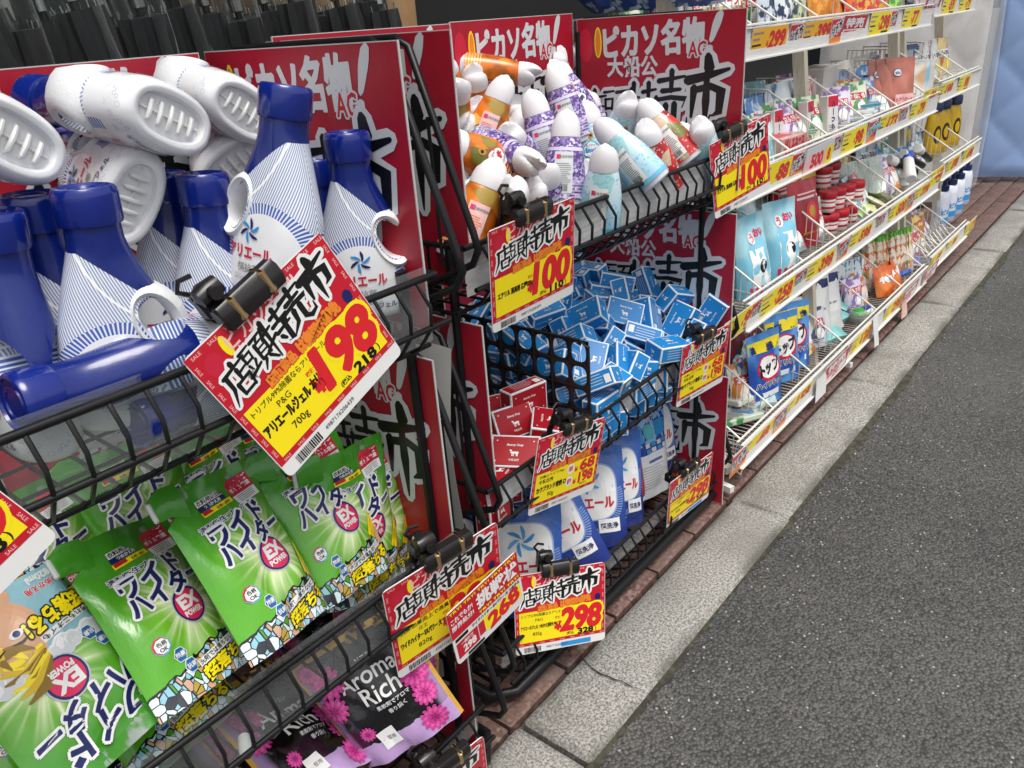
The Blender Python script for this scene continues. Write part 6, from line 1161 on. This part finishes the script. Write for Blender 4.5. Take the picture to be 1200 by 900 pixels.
for L, far, x0, x1, rows in ((4, False, 2.05, 3.85, (.2, .3)), (3, False, 2.05, 3.85, (.21, .31)), (2, False, 2.05, 3.85, (.25, .33)), (1, False, 2.05, 3.85, (.24, .33)), (4, True, 4.05, 4.65, (.15, .28)), (3, True, 4.05, 4.65, (.15, .28)), (2, True, 4.05, 4.62, (.3,)), (1, True, 4.05, 4.62, (.3,))):
    for dy in rows:
        x = x0; 
        while x < x1:
            c1, c2 = fr_.choice(PAL); nrep = fr_.choice((1, 2, 2, 3)); k = fr_.choice((0, 1, 2))
            for q in range(nrep):
                if x >= x1: break
                me, pm = fill_pack(c1, c2, k); o = thing('refill_pack', '%s pack in back rows on the %s shelf of %s' % (PNAME[c1], NAMES[L], 'farther white rack' if far else 'white rack'), 'pack', Matrix.Translation((x, LEV[L][1]+dy+fr_.uniform(-.02, .02), floor_at(L, far))) @ RZ(fr_.uniform(-25, 15)) @ RX(fr_.uniform(-16, -4)), '%s packs in back rows of the white racks' % PNAME[c1]); link('body', me, o); link('printed_front', pm, o); x += fr_.uniform(.07, .11)
# front fillers in the gaps
for L, spots in {3: (905, 930, 942, 955, 985, 995, 1008, 1024, 1034, 1064, 1072), 2: (905, 935, 955, 1005, 1012, 1030, 1040, 1046, 1052, 1062, 1074), 1: (876, 884, 892, 912, 926, 948, 955, 962, 970, 978, 1000, 1010, 1070, 1078)}.items():
    for u in spots:
        for rep in range(2):
            v = {3: 150-(u-925)*.42, 2: 320-(u-900)*.6, 1: 470-(u-900)*1.0}[L]; c1, c2 = fr_.choice(PAL); me, pm = fill_pack(c1, c2, 1); P = pos(L, u+rep*6, v, .1+.05*rep); o = thing('refill_pack', '%s small pack leaning in a front bin of the %s shelf' % (PNAME[c1], NAMES[L]), 'pack', Matrix.Translation(P) @ RZ(fr_.uniform(-40, 10)) @ RX(fr_.uniform(-40, -10)), '%s small packs in front bins' % PNAME[c1]); link('body', me, o); link('printed_front', pm, o)
# ================================================================ BEHIND THE RACKS: umbrellas and a carton
M_UMB = mat('umbrella_cloth', fn=lambda b: {'c': b.mix(b.noise(30, 3).sm(.4, .7), (.005, .005, .006), (.013, .013, .015)), 'r': .7}); M_STEEL = mat('steel', (.55, .54, .5), .25, 1); M_SLEEVE = clear('umbrella_sleeve', (.9, .92, .92), .012, .05)
def make_umb():
    root = thing('umbrella', 'x', 'umbrella', None); n = 16
    b = MB(); rings = []
    for z, r in ((-.62, .006), (-.58, .012), (-.3, .024), (-.1, .034), (-.03, .038), (.0, .036)): rings.append([((r*(1+.22*(-1)**k))*math.cos(2*pi*k/n+z), (r*(1+.22*(-1)**k))*math.sin(2*pi*k/n+z), z) for k in range(n)])
    b.loft(rings); b.build('folded_canopy', M_UMB, root, 60)
    b = MB(); b.bar((0, 0, -.65), (0, 0, .22), .0062, n=8); b.build('shaft', M_BLKP, root, 60)
    b = MB(); b.lathe([(.009, .012), (.0125, .014), (.0125, .045), (.0145, .047), (.0145, .05), (.009, .052)], 16); b.build('ferrule', M_STEEL, root, 40)
    b = MB(); b.lathe([(.0085, .05), (.0105, .055), (.0105, .2), (.0095, .26), (.003, .265)], 14); b.build('handle', mat('handle_smoke', (.03, .03, .03), .15, spec=.6), root, 50)
    for k in range(8): a = 2*pi*k/8; b = MB(); b.path([(.036*math.cos(a), .036*math.sin(a), -.012), (.038*math.cos(a), .038*math.sin(a), .012)], .0016, 5); b.build('rib_tip', M_STEEL, root)
    return root
um = make_umb(); ulist = [17, 58, 96, 131, 169, 208, 281, 313, 344, 366, 397, 430, 444, 245, -20]
for i, u in enumerate(ulist):
    hz = 22.7-.0741*(u-600); P = hit(u, hz-22, 1, 1.41+.03*(i % 2)); zz = 1.335+.012*((i*7) % 3); M = Matrix.Translation((P.x, P.y, zz)) @ RY(-7+rnd.uniform(-3, 3)) @ RX(rnd.uniform(-4, 4)) @ RZ(rnd.uniform(0, 90)); lb = 'black folded umbrella with silver ferrule in the row behind the red posters'
    slv = u < 260
    if i == 0: um.matrix_world = M; um['label'] = 'x'; o = um
    else: o = dup(um, M)
    o['group'] = 'umbrellas in clear sleeves' if slv else 'black folded umbrellas'; o['label'] = 'black folded umbrella in a clear plastic sleeve behind the detergent bottles' if slv else lb
    if slv:
        s = MB(); rr = random.Random(i); s.loft([[((.04+.003*math.sin(5*a+z*30))*math.cos(a), (.04+.003*math.cos(3*a+z*20))*math.sin(a), z) for a in [2*pi*k/20 for k in range(20)]] for z in (-.6, -.4, -.2, -.1, -.04, .0, .06, .1)], cap=(False, False)); s.build('clear_sleeve', M_SLEEVE, o, 60)
st = thing('umbrella_stand', 'black rail frame holding the row of umbrellas', 'stand', Matrix.Translation((.4, 1.43, 0))); b = MB()
for y in (-.07, .09):
    for z in (.6, 1.12): b.bar((-.9, y, z), (.62, y, z), .008, n=6)
for x in (-.85, .6):
    for y in (-.07, .09): b.bar((x, y, 0), (x, y, 1.14), .009, n=6)
b.build('frame', M_BLK, st, 50); b = MB(); b.box((-.14, .01, .68), (1.52, .18, .01)); b.build('tray', M_BLK, st)
cb = thing('cardboard_box', 'brown cardboard box standing behind the red posters', 'box', Matrix.Translation((1.25, 1.62, 0))); b = MB(); b.box((0, 0, 1.5), (.42, .3, .52), bev=.004); b.box((0, 0, .62), (.6, .34, 1.24)); b.m = [0]*len(b.m)
M_CBD = mat('cardboard', fn=lambda b: {'c': b.mix(b.noise(3, 4).sm(.35, .7), hx('b08c62'), hx('8c6c48')), 'r': .8}); b = MB(); b.box((0, 0, 1.5), (.42, .3, .52), bev=.004); b.build('box_body', M_CBD, cb); b = MB(); b.box((0, -.1515, 1.5), (.05, .0015, .515)); b.build('tape', mat('tape_tan', hx('a8865a'), .25), cb)
cb['label'] = 'brown cardboard box standing on a dark crate behind the red posters'
b = MB(); b.box((1.25, 1.62, .62), (.5, .3, 1.236), bev=.01); b.build('crate', mat('crate_dark', (.03, .03, .032), .6), label='dark storage crate under the brown cardboard box', cat='crate')

# ================================================================ QUILTED PADS in plastic at the far end
def quilt(name, W, Hh, th, mats, seed, lab, M, cellw=.17):
    o = thing(name, lab, 'quilted pad', M); m = MB(); nx, nz = 44, 60
    for sg in (-1, 1):
        vs = []
        for j in range(nz+1):
            for i in range(nx+1):
                x, z = W*(i/nx-.5), Hh*j/nz; a = (x+z)/cellw; c = (x-z)/cellw
                q = min(abs(math.sin(pi*a)), 1)*min(abs(math.sin(pi*c)), 1); e = min(1, i/2, (nx-i)/2, j/2, (nz-j)/2)
                vs.append((x, sg*(th*.5*(.3+.7*q**.28)*e+.001), z))
        fs = [(j*(nx+1)+i, j*(nx+1)+i+1, (j+1)*(nx+1)+i+1, (j+1)*(nx+1)+i) for j in range(nz) for i in range(nx)]
        m.add(vs, fs if sg < 0 else [f[::-1] for f in fs])
    m.build('quilted_cloth', mats, o, 80); return o
QB = mat('quilt_blue', fn=lambda b: {'c': b.mix(b.noise(3, 3).sm(.4, .7)*.2, hx('93aedb'), hx('7c9ac8')), 'r': .8}); QG = mat('quilt_grey', fn=lambda b: {'c': b.mix(b.noise(10, 3).sm(.4, .7)*.3, hx('c4c2c0'), hx('a8a6a4')), 'r': .7}); M_PLS = clear('plastic_cover', (.95, .96, .97), .06, .1)
quilt('quilted_pad', .9, 1.9, .05, QB, 1, 'light blue quilted pad in plastic beyond the white racks', Matrix.Translation((6.75, .74, .04)) @ RZ(-72), .40)
quilt('quilted_pad', 1.0, 1.9, .05, QG, 2, 'grey quilted pad standing behind the end of white rack', Matrix.Translation((5.5, 1.45, .04)) @ RZ(-50), .40)
sheet('plastic_cover', [(5.75, 1.2, .02), (6.45, 1.12, .02), (6.45, 1.1, 1.95), (5.7, 1.2, 1.95)], 20, 16, M_PLS, .012, 21, label='clear plastic cover hanging between grey and blue quilted pads', cat='plastic cover')
# a white base bar and small plastic feet poking out at the kerb
for (u0, v0, u1, v1), lb in (((832, 562, 858, 574), 'white bar of the rack base poking out beside the kerb'), ((975, 422, 998, 428), 'white plastic foot under the lowest rail by the blank tag')):
    a, c = hit(u0, v0, 2, .03), hit(u1, v1, 2, .03); b = MB(); b.box(((a+c)/2), ((c-a).length+.02, .03, .02), M=None) if False else b.path([a, c], .013, 4); b.build('base_bar', M_WW, label=lb, cat='bar')
b = MB(); b.path([hit(848, 528, 2, .06), hit(852, 545, 2, .03), hit(868, 556, 2, .02), hit(872, 540, 2, .05)], .004, 6); b.build('bent_wire', M_WW, None, 50, label='bent white wire foot at the rack corner', cat='wire')
